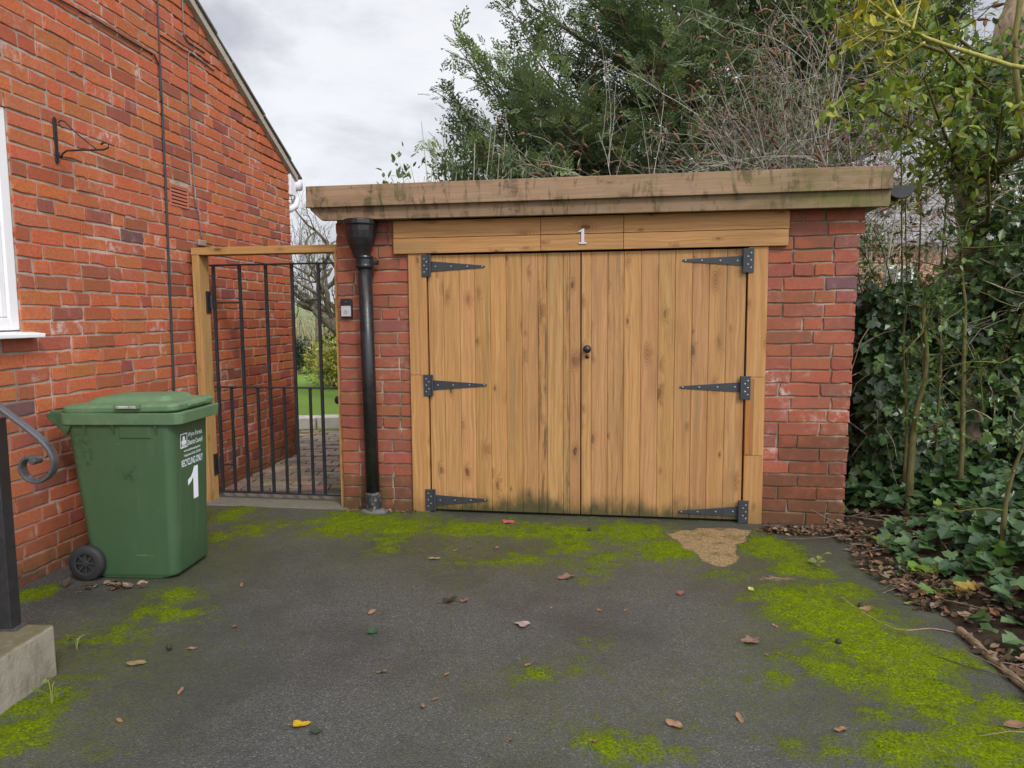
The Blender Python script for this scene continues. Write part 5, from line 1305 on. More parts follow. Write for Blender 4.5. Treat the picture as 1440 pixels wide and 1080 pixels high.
# ---- far brick house seen through the gap on the right
Yh = 21.0
hx0, hx1 = at(1170, 400, Yh)[0], at(1352, 400, Yh)[0]; ze = at(1270, 343, Yh)[2]; zr_ = at(1270, 262, Yh)[2] + .5
fh = thing('brick_house', 'far pinkish brick house with slate roof seen through the gap on the right', 'house', (hx0, Yh, 0), R(4))
Wd = hx1 - hx0 + 1.2
m, nt = newmat('far_brick'); oc = objc(nt); bt = nd(nt, 'ShaderNodeTexBrick', {'Scale': 1.0, 'Color1': c4((.40, .17, .11)), 'Color2': c4((.33, .13, .09)), 'Mortar': c4((.45, .35, .28)), 'Mortar Size': .012, 'Brick Width': .25, 'Row Height': .085})
cx = nd(nt, 'ShaderNodeSeparateXYZ', {0: oc}); nt.links.new(nd(nt, 'ShaderNodeCombineXYZ', {0: mth(nt, 'ADD', cx.outputs[0], cx.outputs[1]), 1: cx.outputs[2]}).outputs[0], bt.inputs['Vector'])
finish(nt, princ(nt, mixc(nt, sstep(nt, noise(nt, oc, 3, 5, .6), .4, .7, 0, .4), bt.outputs[0], (.3, .15, .1)), .9)); MAT['far_brick'] = m
wx0, wz1 = at(1246, 374, Yh)[0] - hx0, at(1270, 372, Yh)[2]; wx1, wz0 = at(1292, 374, Yh)[0] - hx0, at(1270, 420, Yh)[2]
ge = Geo()
for (a_, b_, c_, d_) in ((0, wx0, 0, ze), (wx1, Wd, 0, ze), (wx0, wx1, 0, wz0), (wx0, wx1, wz1, ze)): ge.box(a_, b_, 0, .2, c_, d_)
ge.box(0, .2, .2, 6, 0, ze); ge.box(Wd - .2, Wd, .2, 6, 0, ze); ge.box(.2, Wd - .2, 5.8, 6, 0, ze); ge.build('wall', MAT['far_brick'], fh)
m, nt = newmat('slate'); oc = objc(nt); bt = nd(nt, 'ShaderNodeTexBrick', {'Scale': 1.0, 'Color1': c4((.24, .22, .22)), 'Color2': c4((.19, .175, .18)), 'Mortar': c4((.05, .05, .05)), 'Mortar Size': .012, 'Brick Width': .25, 'Row Height': .16})
cx = nd(nt, 'ShaderNodeSeparateXYZ', {0: oc}); nt.links.new(nd(nt, 'ShaderNodeCombineXYZ', {0: cx.outputs[0], 1: mth(nt, 'MULTIPLY', cx.outputs[2], 1.2)}).outputs[0], bt.inputs['Vector']); finish(nt, princ(nt, bt.outputs[0], .7)); MAT['slate'] = m
ge = Geo(); ge.prism([(-.3, ze - .08), (3.0, zr_), (6.3, ze - .08), (6.3, ze + .04), (3.0, zr_ + .14), (-.3, ze + .04)], 0, -.2, Wd + .2); rf2 = ge.build('roof', MAT['slate'], fh)
ge = Geo(); ge.box(wx0, wx1, .02, .08, wz0, wz0 + .08); ge.box(wx0, wx1, .02, .08, wz1 - .10, wz1); ge.box(wx0, wx0 + .09, .02, .08, wz0, wz1); ge.box(wx1 - .09, wx1, .02, .08, wz0, wz1); ge.box((wx0 + wx1) / 2 - .04, (wx0 + wx1) / 2 + .04, .021, .079, wz0, wz1); fw_ = ge.build('window', MAT['white_pvc'], fh)
ge = Geo(); ge.box(wx0 + .02, wx1 - .02, .05, .06, wz0, wz1); ge.build('pane', MAT['glass'], fw_)
ge = Geo(); gx_ = at(1334, 344, Yh)[0] - hx0; ge.box(gx_ - .04, gx_ + .04, -.12, -.02, 0, ze - .05); ge.build('downpipe', MAT['white_pvc'], fh)

# ---- ivy hedge along the right, climbing over an old bank
def ivy_wall():
    global rng
    rng = np.random.default_rng(61)
    foot_px = [(1196, 700, 5.55), (1240, 690, 5.45), (1300, 675, 5.4), (1380, 660, 5.35), (1440, 660, 5.3), (1560, 660, 5.0)]
    F = np.array([at(*p)[:2] for p in foot_px]); b = F[1]
    t = thing('ivy_hedge', 'dense dark ivy covered hedge behind the saplings on the right', 'hedge', (b[0], b[1], .1))
    s = np.linspace(0, 1, len(F)); U = np.linspace(0, 1, 60); V = np.linspace(0, 1, 26)
    fx, fy = np.interp(U, s, F[:, 0]), np.interp(U, s, F[:, 1])
    top = np.interp(U, [0, .12, .25, .4, .6, .8, 1], [1.58, 1.58, 1.56, 1.58, 1.64, 1.9, 2.3])
    X = fx[None] + 0 * V[:, None]; Y = fy[None] + .22 * V[:, None]; Z = .05 + V[:, None] * (top[None] - .05)
    n1_ = vnoise(X * 1 + Z * .5, Z, 2.2, 31) - .5; n2_ = vnoise(X, Z, 6, 32) - .5
    Y = Y + .5 * n1_ + .16 * n2_; Z = Z + .22 * (vnoise(X, X * 0, 5, 33) - .5) * V[:, None]
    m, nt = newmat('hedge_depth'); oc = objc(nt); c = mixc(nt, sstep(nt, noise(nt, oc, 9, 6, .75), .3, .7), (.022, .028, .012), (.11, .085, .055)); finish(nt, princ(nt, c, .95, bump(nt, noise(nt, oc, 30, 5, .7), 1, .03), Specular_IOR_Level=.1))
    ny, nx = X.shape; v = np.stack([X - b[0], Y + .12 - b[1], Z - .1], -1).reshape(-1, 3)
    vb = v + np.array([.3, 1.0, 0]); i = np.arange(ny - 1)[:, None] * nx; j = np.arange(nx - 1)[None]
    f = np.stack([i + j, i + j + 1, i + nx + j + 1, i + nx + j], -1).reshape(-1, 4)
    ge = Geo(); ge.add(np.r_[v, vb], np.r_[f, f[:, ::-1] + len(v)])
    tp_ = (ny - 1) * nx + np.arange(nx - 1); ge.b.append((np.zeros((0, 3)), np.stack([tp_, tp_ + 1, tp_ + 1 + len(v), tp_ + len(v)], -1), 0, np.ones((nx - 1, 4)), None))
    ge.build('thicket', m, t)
    n = 13000; iu, iv = rng.uniform(0, nx - 1.01, n), (ny - 1.01) * rng.random(n) ** .75
    a0, b0 = iu.astype(int), iv.astype(int)
    P = np.stack([X[b0, a0] + (iu - a0) * .06, Y[b0, a0], Z[b0, a0] + (iv - b0) * .07], -1)
    # bare earthy hollow in the middle, as in the photograph
    hol = np.exp(-(((P[:, 0] - at(1340, 560, 5.6)[0]) / .22) ** 2 + ((P[:, 2] - .75) / .55) ** 2))
    k = (rng.random(n) > hol * .93) & (vnoise(P[:, 0], P[:, 2], 4.5, 37) > .26); P = P[k]; n = len(P)
    P = P + np.stack([rng.normal(0, .05, n), rng.uniform(-.36, .02, n), rng.normal(0, .05, n)], -1) - np.array([b[0], b[1], .1])
    nd_ = unit(np.stack([rng.normal(-.1, .5, n), rng.normal(-.75, .4, n), rng.normal(.45, .4, n)], -1))       # leaf face
    d = unit(np.stack([rng.normal(0, .7, n), rng.normal(-.25, .3, n), rng.normal(-.7, .4, n)], -1))
    cols = np.array(((.06, .12, .042), (.08, .16, .055), (.045, .09, .04), (.13, .21, .07), (.10, .15, .09)))[rng.integers(0, 5, n)] * rng.uniform(.7, 1.35, (n, 1))
    g_ = Geo(); g_.cloud(*IVY, P, frames(d, up=nd_), rng.uniform(.045, .10, n), cols); g_.build('ivy_leaves', MAT['leaf_gloss'], t)
    ge = Geo()
    for _ in range(150):
        i_ = rng.integers(0, n); c = curve(P[i_] + np.array([0, -.06, 0]), unit(rng.normal(0, 1, 3) * np.array([1, .5, .8])), rng.uniform(.2, .9), 6, (0, -.2, -.5), .15); ge.tube(c, np.linspace(.006, .002, 6), 3, 0, np.array((.42, .33, .25)) * rng.uniform(.5, 1.2), cap=False)
    ge.build('dead_stems', MAT['twig'], t, smooth=True)
ivy_wall()

# ---- saplings in front of the hedge
SAP = 'green barked saplings on the planted bank'
def sapling(label, pts, Y, r, leaves=60, cols=((.09, .16, .04), (.14, .21, .055)), size=(.03, .062), lean=0, tpl=None, twigs=8, seed=0, bark='bark_green'):
    global rng
    rng = np.random.default_rng(800 + seed)
    P = np.array([at(p[0], p[1], Y + lean * i) for i, p in enumerate(pts)]); b = P[0].copy()
    z_foot = float(bank_z(b[0], b[1])) - .03
    b[2] = z_foot; P = np.r_[[b], P] if P[0][2] > z_foot + .05 else P
    t = thing('sapling', label, 'sapling', tuple(b), 0, SAP)
    c = smooth_path(P - b, 5); ge = Geo(); ge.tube(c, np.linspace(r, r * .38, len(c)) * (1 + .1 * rng.normal(0, 1, len(c)).clip(-1, 1)), 8); nodes = []
    for _ in range(twigs):
        i0 = rng.integers(int(len(c) * .2), len(c)); q = curve(c[i0], unit(rng.normal(0, 1, 3) + np.array([0, -.3, .3])), rng.uniform(.1, .42), 5, (0, 0, .3), .15)
        ge.tube(q, np.linspace(max(.0025, r * .35), .0015, 5), 4, 0, (1.1, 1.1, .9), cap=False); nodes += list(q[1:])
    ge.build('stem', MAT[bark], t, smooth=True)
    if leaves and nodes:
        N = np.array(nodes)[rng.integers(0, len(nodes), leaves)] + rng.normal(0, .03, (leaves, 3)); cs = np.array(cols)[rng.integers(0, len(cols), leaves)] * rng.uniform(.7, 1.35, (leaves, 1))
        g_ = Geo(); g_.cloud(*(tpl or HOLLY), N, frames(rng.normal(0, 1, (leaves, 3)) + np.array([0, -.3, 0]), rng.uniform(-1, 1, leaves)), rng.uniform(*size, leaves), cs); g_.build('leaves', MAT['leaf_gloss'], t)
    return t
sapling('crooked green stemmed sapling bending left near its foot', [(1281, 648), (1285, 610), (1290, 572), (1300, 535), (1303, 490), (1299, 445), (1302, 415), (1300, 395)], 4.75, .024, 230, seed=1, twigs=18)
sapling('straight green stemmed sapling in front of the earthy hollow', [(1352, 650), (1354, 580), (1355, 512), (1357, 430), (1354, 400), (1350, 340)], 4.65, .019, 230, seed=2, twigs=18)
sapling('thin dark mossy stem just left of the crooked sapling', [(1272, 660), (1275, 600), (1273, 540), (1270, 480), (1275, 430)], 5.0, .015, 60, seed=3, twigs=8)
sapling('tall thin upright shoot nearest the garage fascia end', [(1272, 560), (1269, 420), (1268, 320), (1267, 200), (1266, 160)], 5.2, .008, 40, seed=4, twigs=6, cols=((.07, .11, .03), (.11, .16, .05)))
sapling('tall thin upright shoot crossing the far white window', [(1284, 570), (1276, 430), (1274, 340), (1273, 270)], 5.3, .008, 40, seed=5, twigs=6)
sapling('thin bright green shoot in front of the far slate roof', [(1298, 520), (1292, 420), (1294, 330), (1296, 285)], 5.1, .010, 60, seed=6, twigs=7, cols=((.10, .16, .03), (.13, .19, .04)))
sapling('pair forming slim shoot left of the ivy clad trunk', [(1322, 520), (1323, 400), (1328, 320), (1333, 240), (1330, 200)], 5.0, .010, 70, seed=7, twigs=8, cols=((.10, .16, .03), (.12, .18, .04)))
sapling('slender shoot leaning across the far brick wall from the garage corner', [(1250, 480), (1236, 420), (1222, 370), (1206, 345)], 5.6, .006, 14, seed=8, twigs=3)
sapling('slender dark shoot leaning left in front of the far white window', [(1262, 470), (1252, 395), (1240, 350), (1226, 318)], 5.6, .007, 20, seed=9, twigs=3)
sapling('forked stem at the lower right edge above the ivy', [(1412, 728), (1418, 690), (1428, 655), (1440, 622), (1447, 585)], 3.6, .014, 24, seed=10, twigs=5, size=(.03, .06))

# ---- ivy clad tree at the right edge
def ivy_tree():
    global rng
    rng = np.random.default_rng(71); Y = 5.35
    P = [at(*p, Y) for p in ((1366, 640), (1364, 540), (1366, 420), (1367, 330), (1366, 262), (1376, 205), (1398, 140), (1424, 70), (1448, 0), (1470, -120), (1480, -260))]
    b = P[0].copy(); b[2] = float(bank_z(b[0], b[1])) - .05
    t = thing('ivy_clad_tree', 'grey trunked tree smothered in glossy ivy and holly at the right edge', 'tree', tuple(b))
    c = smooth_path([np.zeros(3)] + [p - b for p in P], 4); rad = np.interp(np.linspace(0, 1, len(c)), [0, .25, .4, .52, 1], [.10, .075, .10, .17, .15])
    ge = Geo(); ge.tube(c, rad * (1 + .08 * np.sin(np.arange(len(c)) * 1.9)), 12, 0, (2.4, 2.4, 2.3)); ge.build('trunk', MAT['bark'], t, smooth=True)
    ge = Geo(); nodes = []
    targets = [(1180, 15), (1235, 70), (1300, 110), (1200, 130), (1330, 40), (1410, 150), (1290, 30), (1440, 200), (1420, 330), (1445, 420), (1390, 240), (1460, 60), (1350, 180), (1435, 500)]
    for k, (px, py) in enumerate(targets):
        Yk = Y - rng.uniform(.2, 1.2); tip = at(px, py, Yk) - b; i0 = int(np.clip(np.argmin(np.abs(c[:, 2] - tip[2] + .15)), 2, len(c) - 1))
        q = smooth_path([c[i0], c[i0] * .6 + tip * .4 + rng.normal(0, .1, 3) + np.array([0, 0, -.08]), tip], 5); ge.tube(q, np.linspace(.022, .005, len(q)), 6, 0, (1.2, 1.15, 1.0), cap=False)
        for _ in range(9):
            i1 = rng.integers(2, len(q)); s_ = curve(q[i1], unit(unit(tip - c[i0]) * .6 + rng.normal(0, .6, 3)), rng.uniform(.2, .6), 6, (0, 0, -.1), .15); ge.tube(s_, np.linspace(.006, .0018, 6), 3, 0, (1.1, 1.1, .9), cap=False); nodes += [(p_, px, py) for p_ in s_[1:]]
    q = smooth_path([c[len(c) // 2]] + [at(*p, Y - .9) - b for p in ((1440, 215), (1434, 150), (1426, 70), (1432, 20), (1440, -50))], 5); ge.tube(q, np.linspace(.022, .014, len(q)), 8, 0, (1.5, 1.45, 1.4))
    ge.build('branches', MAT['bark_green'], t, smooth=True)
    # bright leaves along the upper twigs
    up_ = [q[0] for q in nodes if q[2] < 190]; n = 1700
    N = np.array(up_)[rng.integers(0, len(up_), n)] + rng.normal(0, .05, (n, 3)); cs = np.array(((.17, .26, .035), (.24, .32, .04), (.12, .19, .035), (.32, .35, .05)))[rng.integers(0, 4, n)] * rng.uniform(.7, 1.25, (n, 1))
    g_ = Geo(); g_.cloud(*OVATE, N, frames(rng.normal(0, 1, (n, 3)) + np.array([0, 0, -.5]), rng.uniform(-1, 1, n)), rng.uniform(.05, .095, n), cs); g_.build('bright_leaves', MAT['leaf'], t)
    # ivy and holly clumps hanging round the trunk on the right
    cl = []
    for (px, py, s_, w_) in ((1415, 215, .22, 1.3), (1440, 260, .25, 1.3), (1400, 300, .16, .8), (1430, 340, .24, 1.2), (1450, 400, .24, 1), (1395, 180, .14, .5), (1420, 430, .2, .8), (1445, 150, .2, .8), (1440, 490, .22, 1.1), (1410, 540, .2, .9), (1445, 580, .25, 1.1), (1400, 620, .18, .7), (1400, 380, .12, .4), (1460, 320, .3, 1.2), (1425, 90, .18, .5)):
        k = int(230 * w_); ctr = at(px, py, Y - rng.uniform(.1, .6)) - b; cl.append(ctr + rng.normal(0, 1, (k, 3)) * s_ * np.array([.85, .8, .8]))
    C = np.concatenate(cl); C = C[vnoise(C[:, 0] * 1.0, C[:, 2] + C[:, 1], 7, 77) > .30]; n = len(C); cs = np.array(((.065, .13, .04), (.10, .18, .05), (.045, .09, .035), (.15, .22, .07)))[rng.integers(0, 4, n)] * rng.uniform(.7, 1.35, (n, 1))
    half = rng.random(n) < .5; nd_ = unit(np.stack([rng.normal(-.2, .6, n), rng.normal(-.6, .5, n), rng.normal(.5, .5, n)], -1)); d = unit(rng.normal(0, 1, (n, 3)) + np.array([0, 0, -.5]))
    g_ = Geo(); g_.cloud(*IVY, C[half], frames(d[half], up=nd_[half]), rng.uniform(.05, .09, half.sum()), cs[half]); g_.cloud(*HOLLY, C[~half], frames(d[~half], up=nd_[~half]), rng.uniform(.055, .09, (~half).sum()), cs[~half]); g_.build('ivy_leaves', MAT['leaf_gloss'], t)
    ge = Geo()
    for _ in range(120):
        p = C[rng.integers(0, n)]; q = curve(p, unit(rng.normal(0, 1, 3) * np.array([1, .6, .8])), rng.uniform(.2, .7), 6, (0, 0, -.3), .16); ge.tube(q, np.linspace(.006, .002, 6), 3, 0, np.array((.5, .42, .3)) * rng.uniform(.5, 1.2), cap=False)
    ge.build('twigs', MAT['twig'], t, smooth=True)
ivy_tree()
# yellow stemmed branch reaching in at the top right
def yellow_branch():
    global rng
    rng = np.random.default_rng(81); Y = 4.3; o = at(1330, 75, Y)
    t = thing('yellow_stemmed_shrub', 'yellow stemmed shrub branch with bright yellow leaves at the top right', 'shrub', tuple(ground(1500, 700) * np.array([1, 1, 0])))
    b = np.array(t.location); ge = Geo(); nodes = []
    main = smooth_path([np.array([.0, 0, 0]), at(1560, 300, Y + .1) - b, at(1500, 120, Y) - b, at(1420, 92, Y) - b, at(1345, 68, Y) - b, at(1300, 52, Y) - b, at(1280, 38, Y) - b, at(1262, 20, Y) - b, at(1240, -10, Y) - b], 5); ge.tube(main, np.linspace(.017, .007, len(main)), 7, 0, (.42, .38, .11))
    for pts in (((1285, 40), (1255, 25), (1225, 5), (1205, -15)), ((1270, 32), (1272, 5), (1268, -30)), ((1280, 45), (1250, 57), (1215, 55), (1196, 40), (1183, 27)), ((1262, 45), (1235, 42), (1215, 30), (1205, 22)), ((1275, 35), (1245, 20), (1218, -2)), ((1283, 42), (1290, 15), (1300, -20)), ((1265, 22), (1255, 2), (1250, -25)), ((1300, 60), (1262, 86), (1240, 88))):
        q = smooth_path([at(p[0], p[1], Y + rng.uniform(-.12, .12)) - b for p in pts], 5); ge.tube(q, np.linspace(.0085, .004, len(q)), 6, 0, np.array((.52, .46, .12)) * rng.uniform(.8, 1.1)); nodes += list(q[4:])
        for _ in range(5):
            s_ = curve(q[rng.integers(3, len(q))], unit(rng.normal(0, 1, 3) + np.array([-.5, 0, .2])), rng.uniform(.1, .3), 5, (0, 0, .2), .12); ge.tube(s_, np.linspace(.0035, .0015, 5), 4, 0, (.46, .40, .12), cap=False); nodes += list(s_[2:])
    ge.build('stems', MAT['twig'], t, smooth=True)
    n = 110; N = np.array(nodes)[rng.integers(0, len(nodes), n)] + rng.normal(0, .02, (n, 3)); cs = np.array(((.42, .36, .02), (.34, .34, .03), (.24, .28, .03)))[rng.integers(0, 3, n)] * rng.uniform(.75, 1.2, (n, 1))
    g_ = Geo(); g_.cloud(*OVATE, N, frames(rng.normal(0, 1, (n, 3)) + np.array([0, 0, -.8]), rng.uniform(-1, 1, n)), rng.uniform(.05, .10, n), cs); g_.build('leaves', MAT['leaf'], t)
yellow_branch()

# ---- ground ivy, leaf litter and small plants on the bank
rng = np.random.default_rng(91)
def bank_points(n, e0, e1, y0, y1, power=1.0):
    y = rng.uniform(y0, y1, n); e = e0 + (e1 - e0) * rng.random(n) ** power; x = edge_x(y) + e; return x, y, e
x, y, e = bank_points(5600, .06, 2.3, 2.3, 6.2)
gcol = vnoise(x, y, 3.2, 51); k = (rng.random(len(x)) < np.clip((e - .04) * 1.7, 0, 1)) & (gcol > .36); x, y, e = x[k], y[k], e[k]; n = len(x)
lift = rng.uniform(.02, .20, n) * np.clip(e * 1.4, .25, 1); P = np.c_[x, y, bank_z(x, y) + lift]
nd_ = unit(np.stack([rng.normal(-.15, .35, n), rng.normal(-.5, .35, n), rng.normal(.9, .25, n)], -1)); d = unit(np.stack([rng.normal(-.3, .6, n), rng.normal(-.6, .5, n), rng.normal(-.1, .25, n)], -1))
cs = np.array(((.040, .095, .032), (.06, .13, .042), (.03, .075, .03), (.09, .16, .06)))[rng.integers(0, 4, n)] * rng.uniform(.75, 1.3, (n, 1))
ge = Geo(); ge.cloud(*IVY, P, frames(d, up=nd_), rng.uniform(.055, .125, n), cs)
tag(ge.build('ground_ivy', MAT['leaf_gloss']), 'dark green ivy spreading over the planted bank', 'ivy', kind='stuff')
# curled dead leaves
CURL = ([(0, 0, 0), (.25, .24, .10), (.55, .30, .16), (.8, .14, .10), (1, 0, .16), (.8, -.16, .05), (.55, -.28, .12), (.25, -.20, .06), (.5, 0, .0)], [(0, 8, 2, 1), (8, 4, 3, 2), (8, 6, 5, 4), (0, 7, 6, 8)])
DRY = ((.17, .105, .062), (.22, .145, .09), (.10, .062, .04), (.30, .21, .145), (.14, .075, .05), (.22, .155, .13), (.065, .045, .033), (.055, .038, .03), (.26, .12, .06))
def litter(x, y, z, size, cols=DRY):
    n = len(x); nd_ = unit(np.stack([rng.normal(0, .45, n), rng.normal(-.1, .45, n), np.ones(n)], -1)); d = unit(np.stack([rng.normal(0, 1, n), rng.normal(0, 1, n), rng.normal(0, .2, n)], -1))
    cs = np.array(cols)[rng.integers(0, len(cols), n)] * rng.uniform(.7, 1.25, (n, 1)); return CURL[0], CURL[1], np.c_[x, y, z], frames(d, up=nd_), rng.uniform(*size, n), cs
ge = Geo()
x, y, e = bank_points(4300, -.06, 1.5, 1.9, 5.4, 1.35); k = vnoise(x, y, 5, 55) + .3 * rng.random(len(x)) > .50; x, y = x[k], y[k]
ge.cloud(*litter(x, y, bank_z(x, y) + rng.uniform(.004, .035, len(x)), (.025, .06)))
q0, q1 = ground(1075, 748), ground(1200, 752); tt_ = rng.random(420); x = q0[0] + (q1[0] - q0[0]) * tt_ + rng.normal(0, .03, 420); y = q0[1] + (q1[1] - q0[1]) * tt_ - np.abs(rng.normal(0, .05, 420)) + .02
ge.cloud(*litter(x, y, .012 + rng.uniform(0, .03, 420), (.02, .05)))
q0, q1 = ground(492, 719), ground(585, 722); tt_ = rng.random(70); x = q0[0] + (q1[0] - q0[0]) * tt_; y = q0[1] + (q1[1] - q0[1]) * tt_ - np.abs(rng.normal(0, .02, 70)); k = np.abs(tt_ - .35) > .08; ge.cloud(*litter(x[k], y[k], np.full(k.sum(), .014), (.02, .045)))
q0 = ground(160, 826); ge.cloud(*litter(q0[0] + rng.normal(0, .10, 26), q0[1] + rng.normal(0, .022, 26) - .01, np.full(26, .016), (.03, .07)))
tag(ge.build('leaf_litter', MAT['leaf_dry']), 'brown curled dead leaves heaped on the bank and along the walls', 'dead leaves', kind='stuff')
ge = Geo()
x, y, e = bank_points(260, -.05, 1.8, 2.0, 5.6)
for i in range(len(x)):
    a = rng.uniform(0, 6.3); L = rng.uniform(.12, .5); p = np.array([x[i], y[i], float(bank_z(x[i], y[i])) + .02]); c = curve(p, (math.cos(a), math.sin(a), rng.uniform(0, .35)), L, 5, (0, 0, -.3), .1); ge.tube(c, np.linspace(.004, .0015, 5), 3, 0, np.array((.32, .23, .16)) * rng.uniform(.5, 1.3), cap=False)
tag(ge.build('twig_litter', MAT['twig'], smooth=True), 'thin dead twigs strewn over the bank', 'twigs', kind='stuff')

def log(label, pts, r, col=(1, 1, 1), z=.03):
    P = []
    for p in pts:
        q = ground(p[0], p[1], z); q[2] = max(float(bank_z(q[0], q[1])), 0) + r * .8; P.append(q)
    P = np.array(P); b = P[0].copy(); t = thing('fallen_branch', label, 'branch', tuple(b)); c = smooth_path(P - b, 6); ge = Geo(); ge.tube(c, np.linspace(r, r * .75, len(c)) * (1 + .12 * np.sin(np.arange(len(c)) * 1.3)), 9, 0, col); ge.build('bough', MAT['bark'], t, smooth=True)
    ge = Geo(); i0 = len(c) // 2; q = curve(c[i0], unit(c[i0 + 1] - c[i0]) + np.array([.2, .5, .5]), .12, 5, (0, 0, 0), .1); ge.tube(q, np.linspace(r * .4, r * .2, 5), 5, 0, col); ge.build('broken_twig', MAT['bark'], t, smooth=True)
log('thick bare fallen branch lying along the tarmac edge at the lower right', [(1348, 883), (1372, 903), (1402, 930), (1440, 962), (1475, 990)], .019, (1.7, 1.6, 1.4))
log('short grey fallen branch poking from the dead leaves nearer the garage', [(1268, 812), (1300, 830), (1322, 846)], .014, (1.5, 1.4, 1.3))
ge = Geo(); P = [ground(*p, .012) for p in ((1180, 838), (1215, 862), (1262, 885), (1310, 884), (1345, 890))]; ge.tube(smooth_path(P, 5), .0035, 5, 0, (.34, .24, .17)); tag(ge.build('twig', MAT['twig'], smooth=True), 'long thin brown twig lying across the moss towards the bank', 'twig')
ge = Geo(); P = [ground(*p, .010) for p in ((1150, 948), (1172, 953), (1204, 960))]; ge.tube(smooth_path(P, 5), .0025, 5, 0, (.2, .15, .1)); tag(ge.build('twig', MAT['twig'], smooth=True), 'short dark twig lying on the thick moss', 'twig')

# small bright herbs
GER = ([(0, 0, 0), (.15, .45, .03), (.45, .28, .02), (.55, .55, .05), (.75, .2, .02), (1, .12, 0), (1, -.12, 0), (.75, -.2, .02), (.55, -.55, .05), (.45, -.28, .02), (.15, -.45, .03)], [(0, 2, 1, 1), (0, 4, 3, 2), (0, 6, 5, 4), (0, 8, 7, 6), (0, 10, 9, 8)])
GER = fix(GER)
def herb(label, px, py, n, size, col, spread, seed):
    global rng
    rng = np.random.default_rng(600 + seed); p = ground(px, py, .06); x, y = p[0], p[1]
    if x > edge_x(y): p[2] = float(bank_z(x, y))
    else: p[2] = .01
    t = thing('herb', label, 'weed', tuple(p), 0, 'small bright herbs on the bank'); ge = Geo(); g_ = Geo(); Q = []
    for _ in range(n):
        a = rng.uniform(0, 6.3); tip = np.array([math.cos(a) * spread * rng.random(), math.sin(a) * spread * rng.random(), rng.uniform(.03, .09)]); Q.append(tip); ge.tube([np.zeros(3), tip * np.array([.4, .4, .8]), tip], .0015, 3, 0, (.3, .32, .08), cap=False)
    ge.build('stalks', MAT['twig'], t); Q = np.array(Q); nd_ = unit(np.stack([rng.normal(0, .3, n), rng.normal(-.5, .3, n), np.ones(n)], -1)); g_.cloud(*GER, Q, frames(np.stack([Q[:, 0], Q[:, 1] - .02, Q[:, 2] * 0 + .002], -1) + rng.normal(0, .01, (n, 3)), up=nd_), rng.uniform(*size, n), jitcol(col, n)); g_.build('leaves', MAT['leaf'], t)
herb('bright lime green weed standing above the dark ivy', 1337, 755, 9, (.05, .09), (.17, .27, .025), .08, 1)
herb('low green geranium weed in the middle of the dead leaves', 1298, 806, 8, (.05, .085), (.13, .22, .02), .08, 2)
herb('green weed with pale leaves beside the orange one at the right', 1322, 832, 7, (.05, .085), (.17, .26, .06), .08, 3)
herb('orange and yellow autumn coloured weed at the right', 1345, 830, 5, (.05, .08), (.46, .28, .06), .05, 4)
herb('small green weed at the foot of the ivy near the brick pier', 1243, 770, 9, (.04, .07), (.12, .20, .03), .12, 5)
herb('pair of light green leaves at the right edge of the bank', 1405, 822, 6, (.06, .09), (.12, .23, .03), .08, 6)
herb('tiny green weed on the bare tarmac beside the litter', 1152, 786, 5, (.03, .045), (.20, .27, .08), .05, 7)
herb('small weed by the foot of the doorstep', 72, 972, 7, (.022, .04), (.15, .21, .07), .05, 8)
herb('tiny weed on the tarmac between doorstep and bin', 107, 898, 5, (.02, .035), (.15, .21, .07), .04, 9)

# ---- single fallen leaves on the tarmac
def leaf_obj(px, py, size, col, rotz, label, group=None, curl=1.0, lobes=5, seed=0):
    r = random.Random(seed); n = 30; ge = Geo(); P = []
    for i in range(n):
        a = i / n * 2 * math.pi; rad = .5 * (1 + .22 * math.cos(lobes * a) + .06 * math.cos(13 * a + seed)) * (1 - .22 * abs(math.sin(a)))
        x, y = rad * math.cos(a), rad * math.sin(a); P.append((x, y, curl * (.30 * y * y + .16 * max(0, x) ** 2 + .04 * math.sin(3 * a + seed))))
    ctr = (0, 0, -.02 * curl); v = [tuple(q) for q in P] + [tuple(np.array(q) * .5 * np.array([1, 1, .45])) for q in P] + [ctr]
    f4 = [[i, (i + 1) % n, n + (i + 1) % n, n + i] for i in range(n)]; f3 = [[n + i, n + (i + 1) % n, 2 * n] for i in range(n)]
    V = np.array(v) * size; V[:, 2] -= V[:, 2].min()
    base = ge.n; ge.add(V, f4, 0, col); ge.b.append((np.zeros((0, 3)), np.array(f3) + base, 0, np.tile(np.r_[col, 0.], (n, 1)), None))
    ge.tube([(-.42 * size, 0, .012 * size), (-.62 * size, .03 * size, .03 * size), (-.85 * size, .09 * size, .05 * size)], .018 * size, 4, 0, tuple(c * .6 for c in col))
    o = ge.build('fallen_leaf', MAT['leaf_dry'], smooth=True)
    p = ground(px, py, .014); o.location = (p[0], p[1], .013); o.rotation_euler = (R(r.uniform(-8, 8)), R(r.uniform(-8, 8)), rotz)
    return tag(o, label, 'leaf', group)
FL = 'leaves fallen on the tarmac'
leaf_obj(422, 1018, .062, (.62, .38, .015), .3, 'bright yellow fallen leaf near the bottom of the drive', FL, .6, 3, 1)
leaf_obj(444, 1027, .050, (.055, .07, .045), 2.1, 'dark grey green fallen leaf beside the yellow one', FL, 1.0, 3, 2)
leaf_obj(1056, 901, .085, (.25, .155, .12), .4, 'large pale brown curled leaf by the moss on the right', FL, 1.2, 5, 3)
leaf_obj(795, 811, .095, (.30, .16, .14), .1, 'pinkish brown lobed leaf in the middle of the drive', FL, .8, 5, 4)
leaf_obj(735, 878, .075, (.42, .30, .28), 2.6, 'pale pink curled leaf with a dark stalk in mid drive', FL, 1.3, 3, 5)
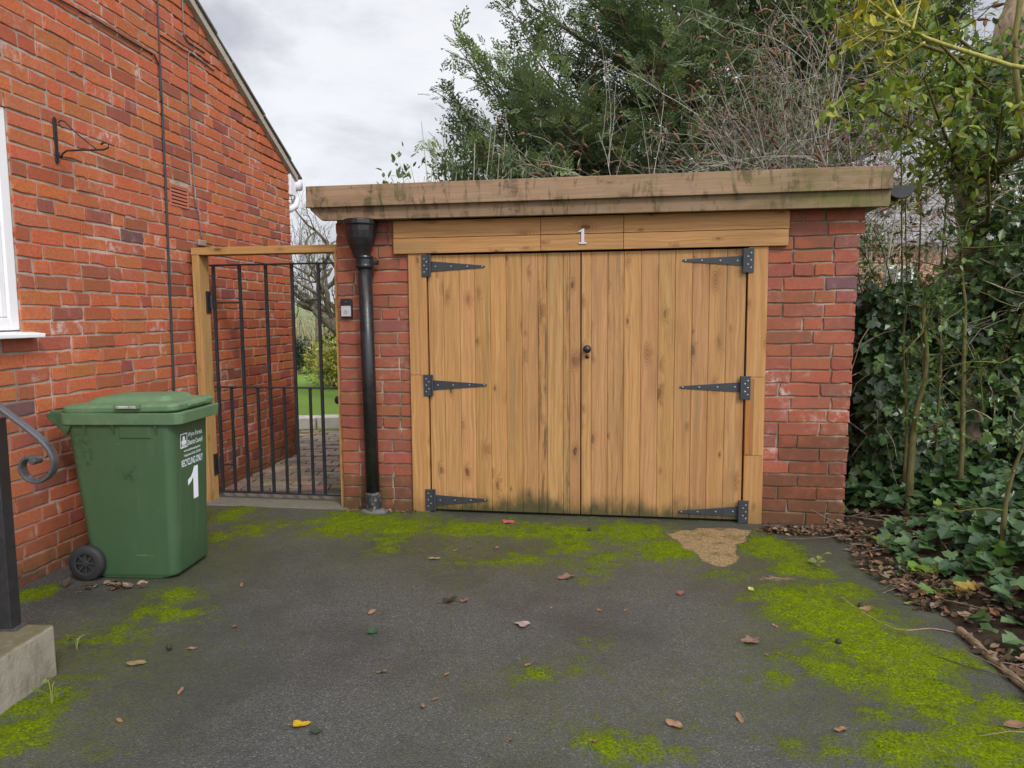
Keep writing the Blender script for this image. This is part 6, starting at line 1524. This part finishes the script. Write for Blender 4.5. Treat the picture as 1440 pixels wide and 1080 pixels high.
leaf_obj(714, 734, .085, (.46, .11, .12), .2, 'crimson fallen leaf on the moss before the left door', FL, 1.0, 3, 6)
leaf_obj(632, 845, .070, (.045, .025, .018), .5, 'nearly black curled leaf near the middle of the drive', FL, 1.6, 3, 7)
leaf_obj(653, 845, .045, (.26, .12, .10), 1.1, 'small reddish leaf just right of the black one', FL, 1.4, 3, 8)
leaf_obj(523, 860, .045, (.36, .19, .12), 1.3, 'small tan leaf fragment left of the green sprig', FL, .4, 2, 9)
leaf_obj(524, 888, .055, (.03, .11, .05), .9, 'small glossy green sprig leaf on the bare tarmac', FL, 1.5, 5, 10)
leaf_obj(1056, 828, .045, (.50, .55, .14), 1.5, 'pale lime leaf standing at the edge of the moss', FL, 1.2, 2, 11)
leaf_obj(957, 834, .055, (.24, .10, .09), .8, 'small dull red leaf left of the lime one', FL, 1.2, 5, 12)
leaf_obj(611, 785, .060, (.34, .24, .14), .1, 'narrow tan leaf on the mossy film near the left door', FL, .8, 2, 13)
leaf_obj(948, 1018, .052, (.33, .19, .12), 2.4, 'small tan leaf at the bottom right of the bare tarmac', FL, 1.1, 2, 14)
leaf_obj(1216, 857, .060, (.30, .17, .10), .4, 'tan leaf on the thick moss beside a dark round seed', FL, 1.3, 2, 15)
leaf_obj(1427, 1019, .070, (.26, .15, .10), .2, 'brown leaf at the right edge on the moss', FL, .9, 2, 16)
leaf_obj(192, 932, .065, (.28, .20, .10), .2, 'thin straw coloured leaf on the tarmac right of the doorstep', FL, .7, 2, 17)
leaf_obj(1280, 848, .06, (.24, .26, .08), .3, 'yellow green leaf at the edge of the dead leaves', FL, .6, 2, 18)
gen = 'small brown scrap of dead leaf scattered on the tarmac'
proto_done = None
spots = [(833, 1042), (742, 935), (628, 948), (1040, 1010), (340, 823), (330, 881), (254, 972), (168, 1013), (718, 1040), (843, 858), (775, 855), (660, 770), (640, 774), (648, 754), (699, 770), (672, 761), (537, 945), (1078, 921), (1090, 880), (930, 760), (890, 738), (1155, 824), (1182, 1026), (612, 983), (595, 993), (110, 833), (270, 912), (880, 858)]
for i, (px, py) in enumerate(spots):
    if proto_done is None: o = leaf_obj(px, py, .035, (.26, .15, .09), 0, gen, 'small scraps of dead leaf on the tarmac', 1.2, 2, 40); proto_done = o
    else:
        o = proto_done.copy(); COL.objects.link(o)
    p = ground(px, py, .012); o.location = (p[0], p[1], .012); s_ = random.uniform(.6, 1.25); o.scale = (s_, s_ * random.uniform(.6, 1), s_); o.rotation_euler = (random.uniform(-.3, .3), random.uniform(-.3, .3), random.uniform(0, 6.3))
ge = Geo(); ge.lathe([(0, -.014), (.010, -.009), (.014, 0), (.010, .009), (.003, .014), (0, .017)], (0, 0, .014), 12, 0, (.05, .04, .035)); sd = ge.build('fallen_seed', MAT['leaf_dry'], smooth=True)
sd.location = tuple(ground(1210, 855, .01)); tag(sd, 'dark round seed beside the tan leaf on the moss', 'seed', 'dark round seeds')
for (px, py, lb) in ((1179, 906, 'dark round seed alone on the thickest moss'), (238, 914, 'dark round seed on the tarmac in front of the bin'), (829, 747, 'dark round seed near the foot of the right door')):
    o = sd.copy(); COL.objects.link(o); o.location = tuple(ground(px, py, .01)); o['label'] = lb
